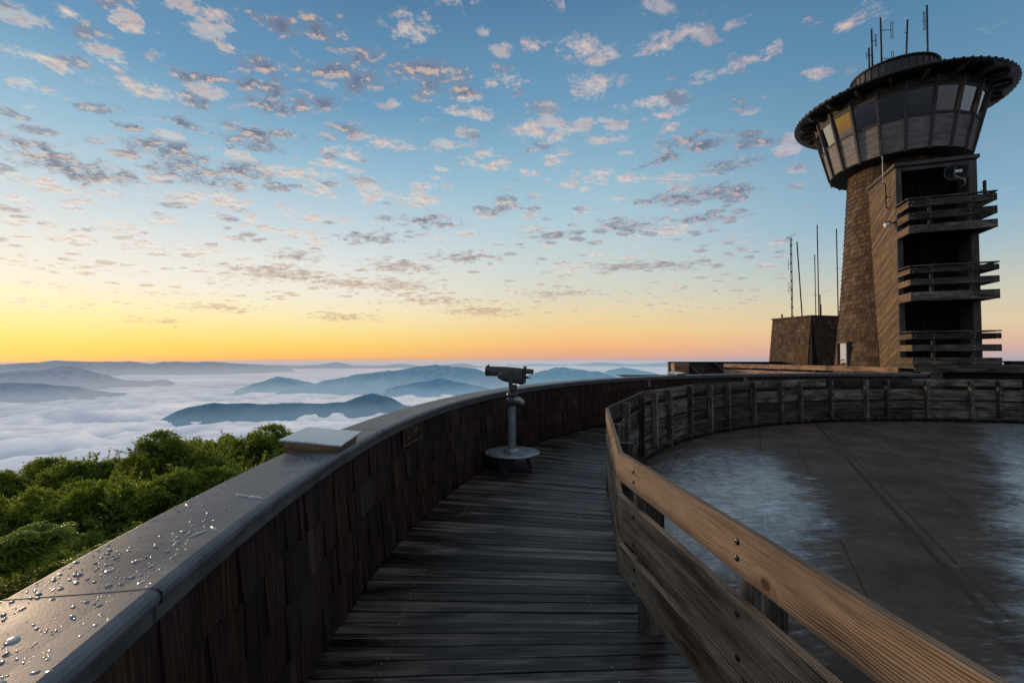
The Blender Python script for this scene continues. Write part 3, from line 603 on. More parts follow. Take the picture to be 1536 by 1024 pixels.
# ------------------------------------------------------------------ inner railing
rail = thing('curved_railing', pol(9.7, 1, 0), 'weathered timber railing curving between the boardwalk and the round roof deck', 'railing')
VTH = [-40, -27, -14, 1.0, 16.6, 33.5, 48.5, 63.5, 78.5, 93.5, 108.5, 124]
BOARDS = [(.947, .186), (.617, .278), (.335, .186)]
VR = {-14: 9.765, 1.0: 9.765, -27: 9.74}
def vx(a): return pol(VR.get(a, 9.715), a)
def chord(th):
    for a, b in zip(VTH, VTH[1:]):
        if a <= th <= b:
            A, B = vx(a), vx(b); d = (B - A).normalized(); u = radial(th)
            C = V((CX, CY, 0)); nrm = V((-d.y, d.x, 0)); k = (A - C).dot(nrm) / u.dot(nrm); return C + u * k, d
for k, (a, b) in enumerate(zip(VTH, VTH[1:])):
    A, B = vx(a), vx(b); d = (B - A).normalized(); n = V((-d.y, d.x, 0)) * (1 if V((-d.y, d.x, 0)).dot(radial((a + b) / 2)) > 0 else -1)
    rows = BOARDS + ([(.06, .22)] if a > 10 else [])
    for i, (zc, wd) in enumerate(rows):
        mb = MB(); jz = random.uniform(-.006, .006) if i else 0; jz2 = random.uniform(-.006, .006) if i else 0
        t = .038; A2, B2 = A + d * .0015, B - d * .0015
        r = random.random() if a > 10 else (.5 if i == 0 else .35)
        if 0 < a < 2 and i == 2 or a == -14 and i == 2:      # the low board is pieced from two lengths
            m_ = A2 + (B2 - A2) * .42; mb.board(A2 - n * t / 2 + Z * zc, m_ - d * .002 - n * t / 2 + Z * zc, Z, wd, t, .2); A2 = m_ + d * .002
        mb.board(A2 - n * t / 2 + Z * (zc + jz), B2 - n * t / 2 + Z * (zc + jz2), Z, wd, t, r, uo=(3.7 + k * 9.1 + i * 3.3, i * 2.2 + k))
        mat = (M_rail if i == 0 else M_rail2) if a < 10 else M_frail
        o = mb.build('rail_board', mat, rail, bevel=.004)
        if a < 10 and i == 0: o['label'] = 'golden brown top board facing the boardwalk'
def railpost(th, ztop=.985, w=.045, dep=.095, mat=None, n_b=4, zlo=ZD + .03):
    p, d = chord(th); ir = radial(th); n = V((-d.y, d.x, 0)); n = n if n.dot(ir) > 0 else -n
    mb = MB(); c = p - n * (.039 + dep / 2)
    mb.board(c + Z * zlo, c + Z * ztop, d, w * 2, dep, random.random())
    po = mb.build('post', mat or M_frail, rail, bevel=.004)
    near = th < 12
    for zc, wd in BOARDS:
        for s in (-1, 1):
            zz = zc + s * (wd * .17 if zc > .8 else wd * .3 if wd > .2 else wd * .25); e = d * random.uniform(-.006, .006)
            if near: bolt('bolt', p + n * .001 + Z * zz + e, n, .0135, M_bolt, po)
            else: bolt('bolt', c - n * (dep / 2) + Z * zz + e, -n, .012, M_nail, po)
BOLTS = {}
def bolt(name, pos, n, q, mat, parent):
    """one domed bolt head standing out of a face; copies share one mesh per material"""
    if mat.name not in BOLTS:
        m2 = MB(); m2.ball(V((0, 0, 0)), 1.0, 14, .55, lo=0.0); o = m2.build(name, mat); BOLTS[mat.name] = o
    else: o = BOLTS[mat.name].copy(); col.objects.link(o)
    org = V((0, 0, 0)); k = parent
    while k is not None: org += k.location; k = k.parent
    o.name = name; o.parent = parent; o.location = V(pos) - org; o.scale = (q, q, q); o.rotation_euler = n.to_track_quat('Z', 'Y').to_euler()
    return o
for th in (-30, -19, -6.93, -.68, 6.5, 13.0): railpost(th, .93, .045, .14, M_frail)
for th in (21.9, 29.7, 35.4, 39.5, 46.3, 51.8, 56.0, 62.8, 68.6, 72.6, 79.2, 85.2, 88.8, 95.4, 101.5, 105.3, 112, 118): railpost(th, 1.0 + random.uniform(-.01, .02))

# ------------------------------------------------------------------ observation tower
AX, AY = 17.0, 19.94
tower = thing('observation_tower', (AX, AY, 0), 'shingled observation tower with flared round lookout cab and stacked timber balconies', 'tower')
TC = V((AX, AY, 0))
def tp(r, a, z): return V((AX + r * math.cos(a), AY + r * math.sin(a), z))
def rsh(z): k = max(0, 1 - z / 9.8); return 1.70 + .60 * k + .20 * k ** 3
A_ = R(20); FX, FY = V((math.cos(A_), -math.sin(A_), 0)), V((-math.sin(A_), -math.cos(A_), 0))   # along the stair front / out of it
FL = V((14.45, 17.0, 0))                                             # front left corner of the stair block
FW = 2.36
def fp(w, o, z): return FL + FX * w + FY * o + Z * z
# shaft
mb = MB(); mb.lathe(TC, [(rsh(z), z) for z in [i * .49 for i in range(21)]], 60, .3, True); shaft = mb.build('shaft', M_dark, tower)
mb = MB(); z = 0.0
while z < 9.85:
    a = random.random() * .1
    n = max(20, int(2 * math.pi * rsh(z) / .19)); x = random.random(); tot = 2 * math.pi
    while a < tot:
        wd = random.uniform(.13, .25) / rsh(z)
        zb = z + random.uniform(-.018, .018)
        def PT(r, th, zz): return tp(r, th, zz)
        ang = math.degrees(a) % 360
        shingle(mb, a, wd - .004, zb, min(z + .25, 9.9), rsh, PT, False, .040 + random.uniform(-.008, .01))
        a += wd
    z += .205
mb.build('shingle_siding', M_tshingle, tower)
# door in the shaft
da = R(169.0); db = R(180.5); dr = MB()
d0, d1 = tp(rsh(1.5), da, 0), tp(rsh(1.5), db, 0); dx = (d1 - d0).normalized(); dn = V((dx.y, -dx.x, 0)); 
dc = (d0 + d1) / 2
if dn.dot(dc - TC) < 0: dn = -dn
DH = 2.22
dm = MB(); dm.hexa(dc + dn * .02 + Z * DH / 2 + dx * .055, dx * .25, Z * DH / 2, dn * .025, .5); dorr = dm.build('door', M_door, tower, bevel=.005)
dm = MB()
dm.hexa(dc + dn * .02 + Z * (DH + .03), dx * .37, Z * .035, dn * .08, .5)
for s in (-.34, .33): dm.hexa(dc + dn * .02 + dx * s + Z * DH / 2, Z * DH / 2, dx * .03, dn * .08, .5)
dm.hexa(dc + dn * -.02 - dx * .255 + Z * DH / 2, Z * DH / 2, dx * .06, dn * .04, .5)
dm.build('door_frame', M_tgrey, dorr)
dm = MB(); dm.tube([dc + dn * .05 + dx * .22 + Z * 1.0, dc + dn * .1 + dx * .22 + Z * 1.0, dc + dn * .1 + dx * .14 + Z * 1.0], .012, 8); dm.build('handle', M_bolt, dorr)
# cab
NF = 20; CA0 = R(3)
PRO = [(2.38, 9.83), (2.64, 11.05), (2.665, 11.12), (2.90, 12.02), (2.925, 12.10), (3.0, 12.40)]
def cr(z):
    for (r0, z0), (r1, z1) in zip(PRO, PRO[1:]):
        if z <= z1: return r0 + (r1 - r0) * (z - z0) / (z1 - z0)
    return PRO[-1][0]
mb = MB()                                    # floor / soffit
mb.lathe(TC, [(1.6, 9.78), (2.36, 9.80), (2.40, 9.83), (2.40, 9.86)], 60, .5, False); mb.lathe(TC, [(.01, 10.1), (2.42, 10.1)], 40)
mb.build('cab_floor', M_dark, tower)
mb = MB(); mb.lathe(TC, [(.01, 12.38), (3.0, 12.38)], 40); mb.build('cab_ceiling', M_dark, tower)
mb = MB(); mb.lathe(TC, [(.7, 10.1), (.7, 12.38)], 24); mb.build('cab_core', M_dark, tower)
for k in range(NF):
    a0, a1 = CA0 + 2 * math.pi * k / NF, CA0 + 2 * math.pi * (k + 1) / NF
    P = lambda a, z, o=0: tp(cr(z) + o, a, z)
    L = (P(a0, 10.5) - P(a1, 10.5)).length
    mb = MB(); mb.face([P(a0, 9.83), P(a1, 9.83), P(a1, 11.06), P(a0, 11.06)], [(k * 3, 0), (k * 3 + L, 0), (k * 3 + L, 1.25), (k * 3, 1.25)])
    q = [P(a0, 9.83, -.05), P(a1, 9.83, -.05), P(a1, 11.06, -.05), P(a0, 11.06, -.05)]; mb.face(q[::-1])
    mb.build('wall_panel', M_panel, tower)
    ti = .03 if k == 8 else 0.0      # one pane tilted on purpose to catch the dawn glow
    gl = MB(); gl.face([P(a0, 11.125, -.015 + ti), P(a1, 11.125, -.015 + ti), P(a1, 12.005, -.015 - ti), P(a0, 12.005, -.015 - ti)]); wn = gl.build('window', M_glass_bright if k == 8 else M_glass, tower)
    for z0, z1, o in ((11.05, 11.13, .035), (12.0, 12.09, .02)):
        fr = MB(); p = [P(a0, z0, o), P(a1, z0, o), P(a1, z1, o), P(a0, z1, o)]; b = [P(a0, z0, -.06), P(a1, z0, -.06), P(a1, z1, -.06), P(a0, z1, -.06)]
        fr.face(p, [(0, 0), (L, 0), (L, .08), (0, .08)], .6); fr.face(b[::-1], None, .4); fr.face([p[1], p[0], b[0], b[1]], None, .4); fr.face([p[3], p[2], b[2], b[3]], None, .5); fr.build('sill' if z0 < 11.5 else 'head_rail', M_tgrey, wn)
    hd = MB(); hd.face([P(a0, 12.085), P(a1, 12.085), P(a1, 12.4), P(a0, 12.4)], [(0, 0), (L, 0), (L, .3), (0, .3)], .3); hd.build('header_panel', M_frail, tower)
    mu = MB(); up_ = (P(a0, 12.4) - P(a0, 9.8)).normalized(); rd_ = V((math.cos(a0), math.sin(a0), 0)); sd_ = V((-rd_.y, rd_.x, 0))
    mu.hexa((P(a0, 9.80) + P(a0, 12.3)) / 2 + rd_ * .012, (P(a0, 12.3) - P(a0, 9.80)) / 2, sd_ * .042, up_.cross(sd_) * .06, random.random()); mu.build('mullion', M_tgrey, tower)
# roof
mb = MB(); mb.lathe(TC, [(2.95, 12.44), (3.70, 12.405), (3.76, 12.42), (3.775, 12.455), (3.76, 12.50), (3.70, 12.515), (1.5, 12.93)], 80, .5, False)
for k in range(80):
    a = 2 * math.pi * k / 80; mb.hexa((tp(3.765, a, 12.515) + tp(1.55, a, 12.935)) / 2, (tp(3.765, a, 12.515) - tp(1.55, a, 12.935)) / 2, V((-math.sin(a), math.cos(a), 0)) * .018, Z * .022, .5)
    mb.hexa(tp(3.775, a, 12.47), Z * .045, V((-math.sin(a), math.cos(a), 0)) * .02, V((math.cos(a), math.sin(a), 0)) * .015, .5)
roof = mb.build('roof', M_roofm, tower)
for k in range(NF):
    a = CA0 + 2 * math.pi * (k + .5) / NF; t_ = V((-math.sin(a), math.cos(a), 0)); mb = MB()
    o = [tp(2.9, a, 12.40), tp(3.56, a, 12.395), tp(3.56, a, 12.33), tp(3.42, a, 12.23), tp(2.9, a, 12.2)]
    A = [q + t_ * .045 for q in o]; B = [q - t_ * .045 for q in o]
    mb.face(A); mb.face(B[::-1])
    for i in range(5): j = (i + 1) % 5; mb.face([A[j], A[i], B[i], B[j]])
    mb.build('rafter', M_post, roof)
mb = MB(); mb.lathe(TC, [(1.50, 12.85), (1.50, 14.08), (1.56, 14.09), (1.585, 14.13), (1.56, 14.17), (1.45, 14.18), (.01, 14.2)], 72, .5, False)
for k in range(36):
    a = 2 * math.pi * k / 36; mb.hexa(tp(1.51, a, 13.48), Z * .61, V((-math.sin(a), math.cos(a), 0)) * .014, V((math.cos(a), math.sin(a), 0)) * .022, .5)
mb.build('roof_drum', M_drum, tower)

# stair block
ZT = 8.74
def wallq(mb, w0, o0, w1, o1, z0, z1, slope=0.0, r=.5):
    p = [fp(w0, o0, z0), fp(w1, o1, z0), fp(w1, o1, z1), fp(w0, o0, z1)]; L = (p[1] - p[0]).length
    ca, sa = math.cos(slope), math.sin(slope)
    uv = [(0, z0), (L, z0), (L, z1), (0, z1)]; uv = [(x * ca + y * sa, -x * sa + y * ca) for x, y in uv]
    mb.face(p, uv, r)
lw = MB()                                    # sunlit side: real planks laid on the slant, clipped to the wall
SLP = R(24); zz = -1.0; DEP = 3.0
while zz < ZT + .2:
    wd = random.uniform(.125, .15); z0 = zz; z1 = zz + wd - .006; o = random.uniform(0, .008); sl = math.tan(SLP) * DEP
    # board from the back edge (low) to the front edge (high)
    def cl(v): return max(-.05, min(ZT, v))
    p = [fp(-o - .004, -DEP, cl(z0 - sl * .6)), fp(-o - .004, .0, cl(z0 + sl * .4)), fp(-o - .004, .0, cl(z1 + sl * .4)), fp(-o - .004, -DEP, cl(z1 - sl * .6))]
    u0 = random.random() * 30; r = random.random()
    if p[2].z - p[1].z > .01 or p[3].z - p[0].z > .01:
        lw.face(p, [(u0, 0), (u0 + DEP, 0), (u0 + DEP, wd), (u0, wd)], r); lw.face([p[3], p[2], p[2] + FX * .03, p[3] + FX * .03], None, r * .5)
    zz += wd
zz = None
lw.hexa(fp(.03, -DEP / 2, ZT / 2), FY * DEP / 2, Z * ZT / 2, FX * .028, .2)
lw.build('plank_side_wall', M_twood, tower)
mb = MB(); mb.hexa(fp(FW - .06, -DEP / 2, ZT / 2), FY * DEP / 2, Z * ZT / 2, FX * .06, .2); mb.build('side_wall', M_tgrey, tower)
mb = MB(); mb.hexa(fp(FW / 2, -1.0, ZT / 2), FX * (FW / 2 - .12), Z * (ZT / 2 - .02), FY * .03, .2); mb.build('back_wall', M_dark, tower)
mb = MB(); mb.hexa(fp(FW / 2, -DEP / 2 + .03, ZT + .07), FX * (FW / 2 + .07), FY * (DEP / 2 + .12), Z * .065, .4); mb.build('stair_roof', M_tgrey, tower)
for w in (.085, FW - .1):
    mb = MB(); mb.hexa(fp(w, .03, ZT / 2 - .01), Z * (ZT / 2 - .02), FX * (.09 if w < 1 else .11), FY * .05, .5); mb.build('corner_post', M_tgrey, tower, bevel=.006)
mb = MB(); mb.hexa(fp(FW / 2, .035, ZT - .1), FX * (FW / 2 - .2), Z * .07, FY * .045, .4); mb.build('top_beam', M_tgrey, tower)
for fl, (zb, hb, t1, t2) in enumerate(((1.365, .245, (1.83, 2.06), (2.25, 2.44)), (3.60, .31, (4.15, 4.37), (4.57, 4.76)), (6.0, .28, (6.47, 6.73), (6.92, 7.16)))):
    bal = MB(); bal.hexa(fp(FW / 2, -.36, zb + hb - .05), FX * (FW / 2 - .13), FY * 1.36, Z * .03, .3)
    for i in range(5): bal.hexa(fp(.3 + i * .44, .46, zb + hb * .4), FY * .5, Z * (hb * .35), FX * .022, .2)
    bo = bal.build('balcony', M_dark, tower)
    rails = [(zb, zb + hb), t1, t2]
    for (z0, z1) in rails:
        c = (z0 + z1) / 2; h = z1 - z0
        mb = MB(); mb.board(fp(-.02, 1.05, c), fp(FW + .03, 1.05, c), Z, h, .05); fb_ = mb.build('front_rail', M_frail, bo, bevel=.005)
        mb = MB(); mb.board(fp(.0, .09, c), fp(.0, 1.02, c), Z, h * .97, .05); mb.build('side_rail', M_twood, bo, bevel=.005)
        mb = MB(); mb.board(fp(FW, .0, c), fp(FW, 1.02, c), Z, h * .97, .05); mb.build('side_rail', M_frail, bo, bevel=.005)
    c = t2[1] + .075
    mb = MB(); mb.hexa(fp(FW / 2, 1.0, c), FX * (FW / 2 + .05), FY * .07, Z * .02, .6); mb.hexa(fp(FW, .52, c + .002), FY * .41, FX * .07, Z * .018, .6); mb.hexa(fp(.0, .5, c + .002), FY * .42, FX * .07, Z * .018, .6); mb.build('cap_rail', M_frail, bo)
    for w in (.6, 1.69):
        mb = MB(); mb.hexa(fp(w, .985, (zb + .02 + t2[1]) / 2 + .03), Z * ((t2[1] - zb) / 2 + .02), FX * .045, FY * .038, .5); mb.build('baluster_post', M_post, bo)
    mb = MB()
    for (z0, z1) in rails:
        for w in (.06, .6, 1.69, FW - .08):
            for s in (-1, 1): bolt('bolt', fp(w + (.03 if s > 0 and w < .1 else 0), 1.076, (z0 + z1) / 2 + s * (z1 - z0) * .25), FY, .014, M_nail, bo)
# inner landing posts and a stair string seen in the dark
mb = MB()
for w in (1.1,): mb.hexa(fp(w, -.9, 4.4), Z * 4.2, FX * .05, FY * .05, .8)
for zb in (1.6, 3.9, 6.3): mb.board(fp(.3, -.86, zb), fp(2.1, -.86, zb + 2.0), Z, .2, .06, .6)
mb.build('stair_string', M_dark, tower)

plat = thing('tower_platform', fp(1.2, 1.2, 0), 'low dark timber platform under the lowest tower balcony', 'platform')
mb = MB(); mb.hexa(fp(1.55, .55, 1.29), FX * 1.72, FY * .95, Z * .07, .4); mb.build('deck_board', M_frail, plat)
mb = MB(); mb.board(fp(-.15, 1.53, 1.19), fp(3.25, 1.53, 1.19), Z, .13, .05); mb.build('edge_beam', M_frail, plat)
mb = MB(); mb.hexa(fp(1.55, .5, .55), FX * 1.7, Z * .57, FY * .9, .3); mb.build('skirt', M_dark, plat)

# mesh dish, ball lamp, whip and stub aerials fixed to the stair block
pd = V((16.16, 16.66, 8.25)) + FY * .3
dish = thing('mesh_dish', pd, 'small grid dish antenna hung in the top opening of the tower', 'antenna')
mb = MB(); w_, h_ = .34, .24
def dp(a, b): return pd + FX * (a * w_) + Z * (b * h_) + FY * (.16 * (a * a + b * b)) + FX * .1 * b * 0
for i in range(-5, 6):
    b = i / 5.0; lim = 1.0 if abs(b) < .7 else .85
    mb.tube([dp(a / 6 * lim, b) for a in range(-6, 7)], .007, 5)
ring = [dp(math.copysign(abs(math.cos(q)) ** .5, math.cos(q)), math.copysign(abs(math.sin(q)) ** .5, math.sin(q))) for q in [2 * math.pi * k / 28 for k in range(29)]]
mb.tube(ring, .008, 6); mb.tube([dp(0, -1), dp(0, 0), dp(0, 1)], .014, 5)
mb.build('grid_reflector', metal_mat('dish_metal', (.13, .15, .18), .5, .3), dish)
mb = MB(); mb.tube([dp(0, 0), pd + FY * .3], .018, 6); mb.hexa(pd + FY * .32 + Z * .01, FX * .09, Z * .05, FY * .03); mb.tube([dp(.1, -.2), pd + FX * .32 - Z * .24 + FY * .02, pd + FX * .42 - Z * .34 - FY * .2, pd + FX * .44 - Z * .34 - FY * .6], .022, 6); mb.build('feed_arm', M_white, dish)
pc = fp(-.26, -.02, 6.62)
dome = thing('dome_camera', pc, 'white ball shaped camera on a short arm beside the top balcony', 'camera')
mb = MB(); mb.ball(pc, .115, 20); mb.build('ball_housing', M_white, dome)
mb = MB(); mb.tube([pc + FX * .07 + Z * .03, pc + FX * .2 + Z * .07, pc + FX * .3 + Z * .07 - FY * .05], .028, 8); mb.hexa(pc + Z * .09, FX * .08, FY * .08, Z * .03); mb.build('bracket', M_ant, dome)
def whip(name, loc, label, segs, grp=None, cat='antenna'):
    t_ = thing(name, loc, label, cat, grp)
    for nm, pts, rad, m in segs: b = MB(); [b.tube([V(loc) + V(q) for q in pp], rad, 6) for pp in pts]; b.build(nm, m, t_)
    return t_
l = fp(-.13, -.45, 7.35)
whip('whip_antenna', l, 'thin pale whip antenna on a black bent bracket on the sunlit plank wall', [('bracket', [[(0.1, 0, 0), (0, 0, .05), (0, 0, .95), (-.12, 0, .98)], [(.12, 0, .45), (0, 0, .45)]], .022, M_ant), ('whip', [[(-.1, 0, .95), (-.1, 0, 2.05)]], .012, M_white)])
l = fp(FW + .12, .25, 7.0)
whip('stub_antenna', l, 'short black stub antenna standing right of the top balcony', [('rod', [[(0, 0, 0), (0, 0, .85)]], .05, M_ant), ('stay', [[(-.15, 0, .5), (0, 0, .5)]], .015, M_ant)])
def fdip(x, z, h, w): return [[(0, 0, z), (x, 0, z)], [(x, 0, z - h), (x - w, 0, z - h + .03), (x - w, 0, z + h - .03), (x, 0, z + h), (x + w, 0, z + h - .03), (x + w, 0, z - h + .03), (x, 0, z - h)]]
g = 'antennas on the tower roof'
for x, y, h, lab, extra, lean in ((15.62, 19.55, .95, 'shortest rooftop antenna, leftmost with a small cross bar near its tip', [[(-.12, 0, .62), (.12, 0, .62)], [(-.1, 0, .5), (-.1, 0, .75)]], 0),
        (15.72, 19.5, 1.75, 'slim rooftop antenna with one small loop right beside the shortest one', fdip(.17, 1.25, .28, .025), 0),
        (16.0, 19.35, 2.15, 'rooftop antenna mast with two long folded loops on side arms', fdip(.48, 1.6, .38, .045) + fdip(.48, .35, .32, .045), 0),
        (17.05, 19.35, 2.05, 'plain leaning rooftop antenna rod without any loop', [[(-.05, 0, 1.5), (.05, 0, 1.5)]], .12),
        (18.0, 19.35, 2.7, 'tallest rooftop antenna, rightmost with small loops near top and base', fdip(-.1, 2.0, .42, .03) + fdip(.12, .35, .3, .03), .03)):
    whip('roof_antenna', (x, y, 14.17), lab, [('mast', [[(0, 0, 0), (lean, 0, h)]], .036, M_ant)] + ([('element', extra, .013, M_ant)] if extra else []), g)

# ------------------------------------------------------------------ low shingled building with its aerials
low = thing('service_building', (15.8, 24, 0), 'low shingled building with sloping walls standing left of the tower', 'building')
LA = R(-15); GX, GB = V((math.cos(LA), -math.sin(LA), 0)), V((math.sin(LA), math.cos(LA), 0))   # along the front / away from us
C0 = V((15.8, 24.0, 0)); LT = 3.74
def lp(w, b, z, bat=.12): return C0 + GX * (w + (bat * (z - LT) if w < .5 else 0)) + GB * (b + bat * (z - LT)) + Z * z
def flatsh(mb, org, e, L, z0, z1, nout, bat):
    z = z0
    while z < z1:
        a = 0.0
        while a < L:
            wd = random.uniform(.12, .24); wd = min(wd, L - a + .02)
            zt = min(z + .25, z1); r = random.random(); q = random.uniform(-.015, .015); of = .03 + random.uniform(-.008, .01)
            B = lambda aa, zz, o: org + e * aa + Z * zz + nout * (o + bat * (z1 - zz))
            f = [B(a, z + q, of), B(a + wd - .006, z + q, of), B(a + wd - .006, zt, .005), B(a, zt, .005)]; uo = random.random() * 40
            mb.face(f, [(uo, 0), (uo, wd), (uo + .25, wd), (uo + .25, 0)], r)
            b0, b1 = B(a, z + q, 0), B(a + wd - .006, z + q, 0)
            mb.face([f[1], f[0], b0, b1], None, r * .5); mb.face([f[0], f[3], b0], None, r * .5); mb.face([f[2], f[1], b1], None, r * .5)
            a += wd
        z += .205
mb = MB()
flatsh(mb, C0, GX, 2.6, 0, LT, -GB, .12)
flatsh(mb, C0 + GB * 2.5, -GB, 2.5, 0, LT, -GX, .12)
mb.build('shingle_siding', M_tshingle, low)
mb = MB(); b_ = .12 * LT - .012
q0 = [C0 + GX * -b_ + GB * -b_, C0 + GX * 2.7 + GB * -b_, C0 + GX * 2.7 + GB * 2.5, C0 + GX * -b_ + GB * 2.5]; q1 = [C0 + Z * LT, C0 + GX * 2.7 + Z * LT, C0 + GX * 2.7 + GB * 2.5 + Z * LT, C0 + GB * 2.5 + Z * LT]
for i in range(4): j = (i + 1) % 4; mb.face([q0[i], q0[j], q1[j], q1[i]])
mb.face(q1); mb.build('wall', M_dark, low)
mb = MB(); mb.hexa(C0 + GX * 1.33 + GB * 1.25 + Z * (LT + .03), GX * 1.40, GB * 1.31, Z * .03, .6); mb.build('roof_edge', M_tgrey, low)
mb = MB(); mb.hexa(C0 - GX * .09 + GB * .62 + Z * 3.0, GB * .1, Z * .05, GX * .03, .3); mb.build('vent', M_ant, low)
whip('vent_pipe', (15.45, 26.0, LT + .05), 'short black vent pipe on the low building roof corner', [('pipe', [[(0, 0, 0), (0, 0, .24)]], .05, M_ant)], None, 'pipe')
g = 'antennas on the low building'
zr = LT + .05
whip('ground_antenna', (15.72, 25.5, zr), 'lattice antenna mast with side rods, leftmost on the low building', [('mast', [[(-.03, 0, 0), (-.03, 0, 4.5)], [(.04, 0, 0), (.04, 0, 4.5)]] + [[(-.03, 0, i * .5), (.04, 0, i * .5 + .15)] for i in range(9)], .022, M_ant), ('element', [[(-.2, 0, 4.5), (.28, 0, 4.7)], [(-.25, 0, 4.55), (.1, 0, 4.4)], [(-.16, 0, 2.7), (-.16, 0, 3.3)], [(-.16, 0, 1.4), (-.16, 0, 2.0)], [(-.16, 0, 1.7), (0, 0, 1.7)], [(-.16, 0, 3.0), (0, 0, 3.0)], [(.08, 0, 4.1), (.14, 0, 4.15)]], .013, M_ant)], g)
whip('ground_antenna', (16.22, 25.4, zr), 'plain leaning antenna pole right beside the lattice mast', [('mast', [[(0, 0, 0), (-.22, 0, 4.25)]], .035, M_ant)], g)
whip('ground_antenna', (16.85, 25.2, zr), 'thin antenna rod next to the tallest rod on the low building', [('mast', [[(0, 0, 0), (0, 0, 3.5)]], .024, M_ant)], g)
whip('ground_antenna', (17.02, 25.2, zr), 'tallest antenna rod on the low building with a thick stub at its foot', [('mast', [[(0, 0, 0), (0, 0, 5.15)]], .03, M_ant), ('element', [[(.08, 0, 0), (.08, 0, 1.25)], [(.12, 0, 0), (.12, 0, .7)]], .03, M_ant)], g)
whip('ground_antenna', (18.02, 25.1, zr), 'single antenna rod standing just left of the tower shaft', [('mast', [[(0, 0, 0), (0, 0, 4.9)]], .03, M_ant)], g)

# ------------------------------------------------------------------ terrace behind the wall
mb = MB(); mb.face([V(q) for q in ((7, 14.6, -.03), (12, 13.5, -.03), (40, 12, -.03), (40, 40, -.03), (9, 40, -.03), (8.4, 26.5, -.03))]); tag(mb.build('terrace_floor', M_dark), kind='structure')
tr = thing('terrace_railing', (12.7, 20, 0), 'sunlit timber railing running from the far bulkhead to the tower', 'railing')
P0, P1 = V((11.1, 23.9, 0)), V((14.2, 16.75, 0)); dd = (P1 - P0); L = dd.length; dd.normalize(); nn = V((-dd.y, dd.x, 0)); nn = nn if nn.x < 0 else -nn
for zc, h in ((1.15, .2), (.86, .2), (.55, .2), (.22, .2)):
    for k in range(3):
        a, b = P0 + dd * (L * k / 3 + .004), P0 + dd * (L * (k + 1) / 3 - .004); mb = MB(); mb.board(a + Z * zc, b + Z * zc, Z, h, .04); mb.build('rail_board', M_rail2, tr, bevel=.005)
for k in range(6):
    mb = MB(); q = P0 + dd * (L * k / 5) - nn * .07; mb.hexa(q + Z * .6, Z * .6, dd * .045, nn * .045); mb.build('post', M_post, tr)
blk = thing('timber_bulkhead', (8.9, 25, 0), 'long low timber bulkhead with a boxed sunlit end behind the far wall', 'bulkhead')
mb = MB(); mb.hexa(V((11.9, 25.6, .62)), V((3.1, -.05, 0)), Z * .65, V((0, .12, 0)), .3); mb.build('dark_wall', M_frail, blk)
mb = MB(); mb.hexa(V((11.9, 25.55, 1.30)), V((3.15, -.05, 0)), V((0, .2, 0)), Z * .025, .3); mb.build('coping', M_roofm, blk)
mb = MB(); mb.hexa(V((9.26, 25.15, .93)), V((.42, .05, 0)), Z * .33, V((-.02, .22, 0)), .6); mb.build('boxed_end', M_rail2, blk, bevel=.006)
for x in (9.72, 11.25):
    mb = MB(); mb.board(V((x, 25.3, 1.27)), V((x + .75, 24.6, .35)), V((.1, .3, 0)), .34, .06); mb.build('sloping_brace', M_tgrey, blk)
dw = thing('far_parapet', (21, 14, 0), 'dark low wall running right from the tower platform', 'wall')
mb = MB(); mb.hexa(V((21.6, 15.6, .7)), V((4.0, -.6, 0)), Z * .74, V((.03, .15, 0)), .3); mb.build('wall', M_frail, dw)
mb = MB(); mb.hexa(V((21.6, 15.58, 1.46)), V((4.05, -.6, 0)), V((.03, .2, 0)), Z * .025, .3); mb.build('coping', M_roofm, dw)

# ------------------------------------------------------------------ sea of cloud, ridges, hillside
CZ = -400.0
def cloud_material():
    m, t = mk('cloud_sea'); p = nd(t, 'ShaderNodeNewGeometry').outputs[0]
    s = nd(t, 'ShaderNodeSeparateXYZ', {0: p}); x, y, z = s.outputs
    r = mt(t, 'SQRT', mt(t, 'ADD', mt(t, 'MULTIPLY', x, x), mt(t, 'MULTIPLY', y, y)))
    u = mt(t, 'DIVIDE', mt(t, 'ADD', mt(t, 'MULTIPLY', x, math.sin(SUN_AZ)), mt(t, 'MULTIPLY', y, math.cos(SUN_AZ))), r)
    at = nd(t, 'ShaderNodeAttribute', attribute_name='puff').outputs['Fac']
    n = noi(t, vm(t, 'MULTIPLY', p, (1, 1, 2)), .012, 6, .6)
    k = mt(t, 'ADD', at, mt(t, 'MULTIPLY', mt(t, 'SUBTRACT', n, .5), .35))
    c = ramp(t, k, [(0, lin(112, 126, 146)), (.35, lin(146, 156, 172)), (.6, lin(178, 182, 192)), (.85, lin(210, 206, 206)), (1, lin(226, 216, 210))])  # shading painted in: blue-grey hollows, pale crests
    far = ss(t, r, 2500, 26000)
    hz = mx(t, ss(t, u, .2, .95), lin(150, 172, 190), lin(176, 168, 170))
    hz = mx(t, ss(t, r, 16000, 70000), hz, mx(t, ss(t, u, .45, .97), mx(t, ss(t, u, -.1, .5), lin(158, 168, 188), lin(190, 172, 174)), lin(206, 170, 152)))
    c = mx(t, mt(t, 'POWER', far, .6), c, hz)  # distance haze mixed into the cloud's own colour
    em = nd(t, 'ShaderNodeEmission', {0: c, 1: .80}).outputs[0]  # glow stands in for light scattered inside the cloud
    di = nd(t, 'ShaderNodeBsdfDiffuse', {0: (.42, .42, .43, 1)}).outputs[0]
    out(t, nd(t, 'ShaderNodeAddShader', {0: em, 1: di}).outputs[0]); return m
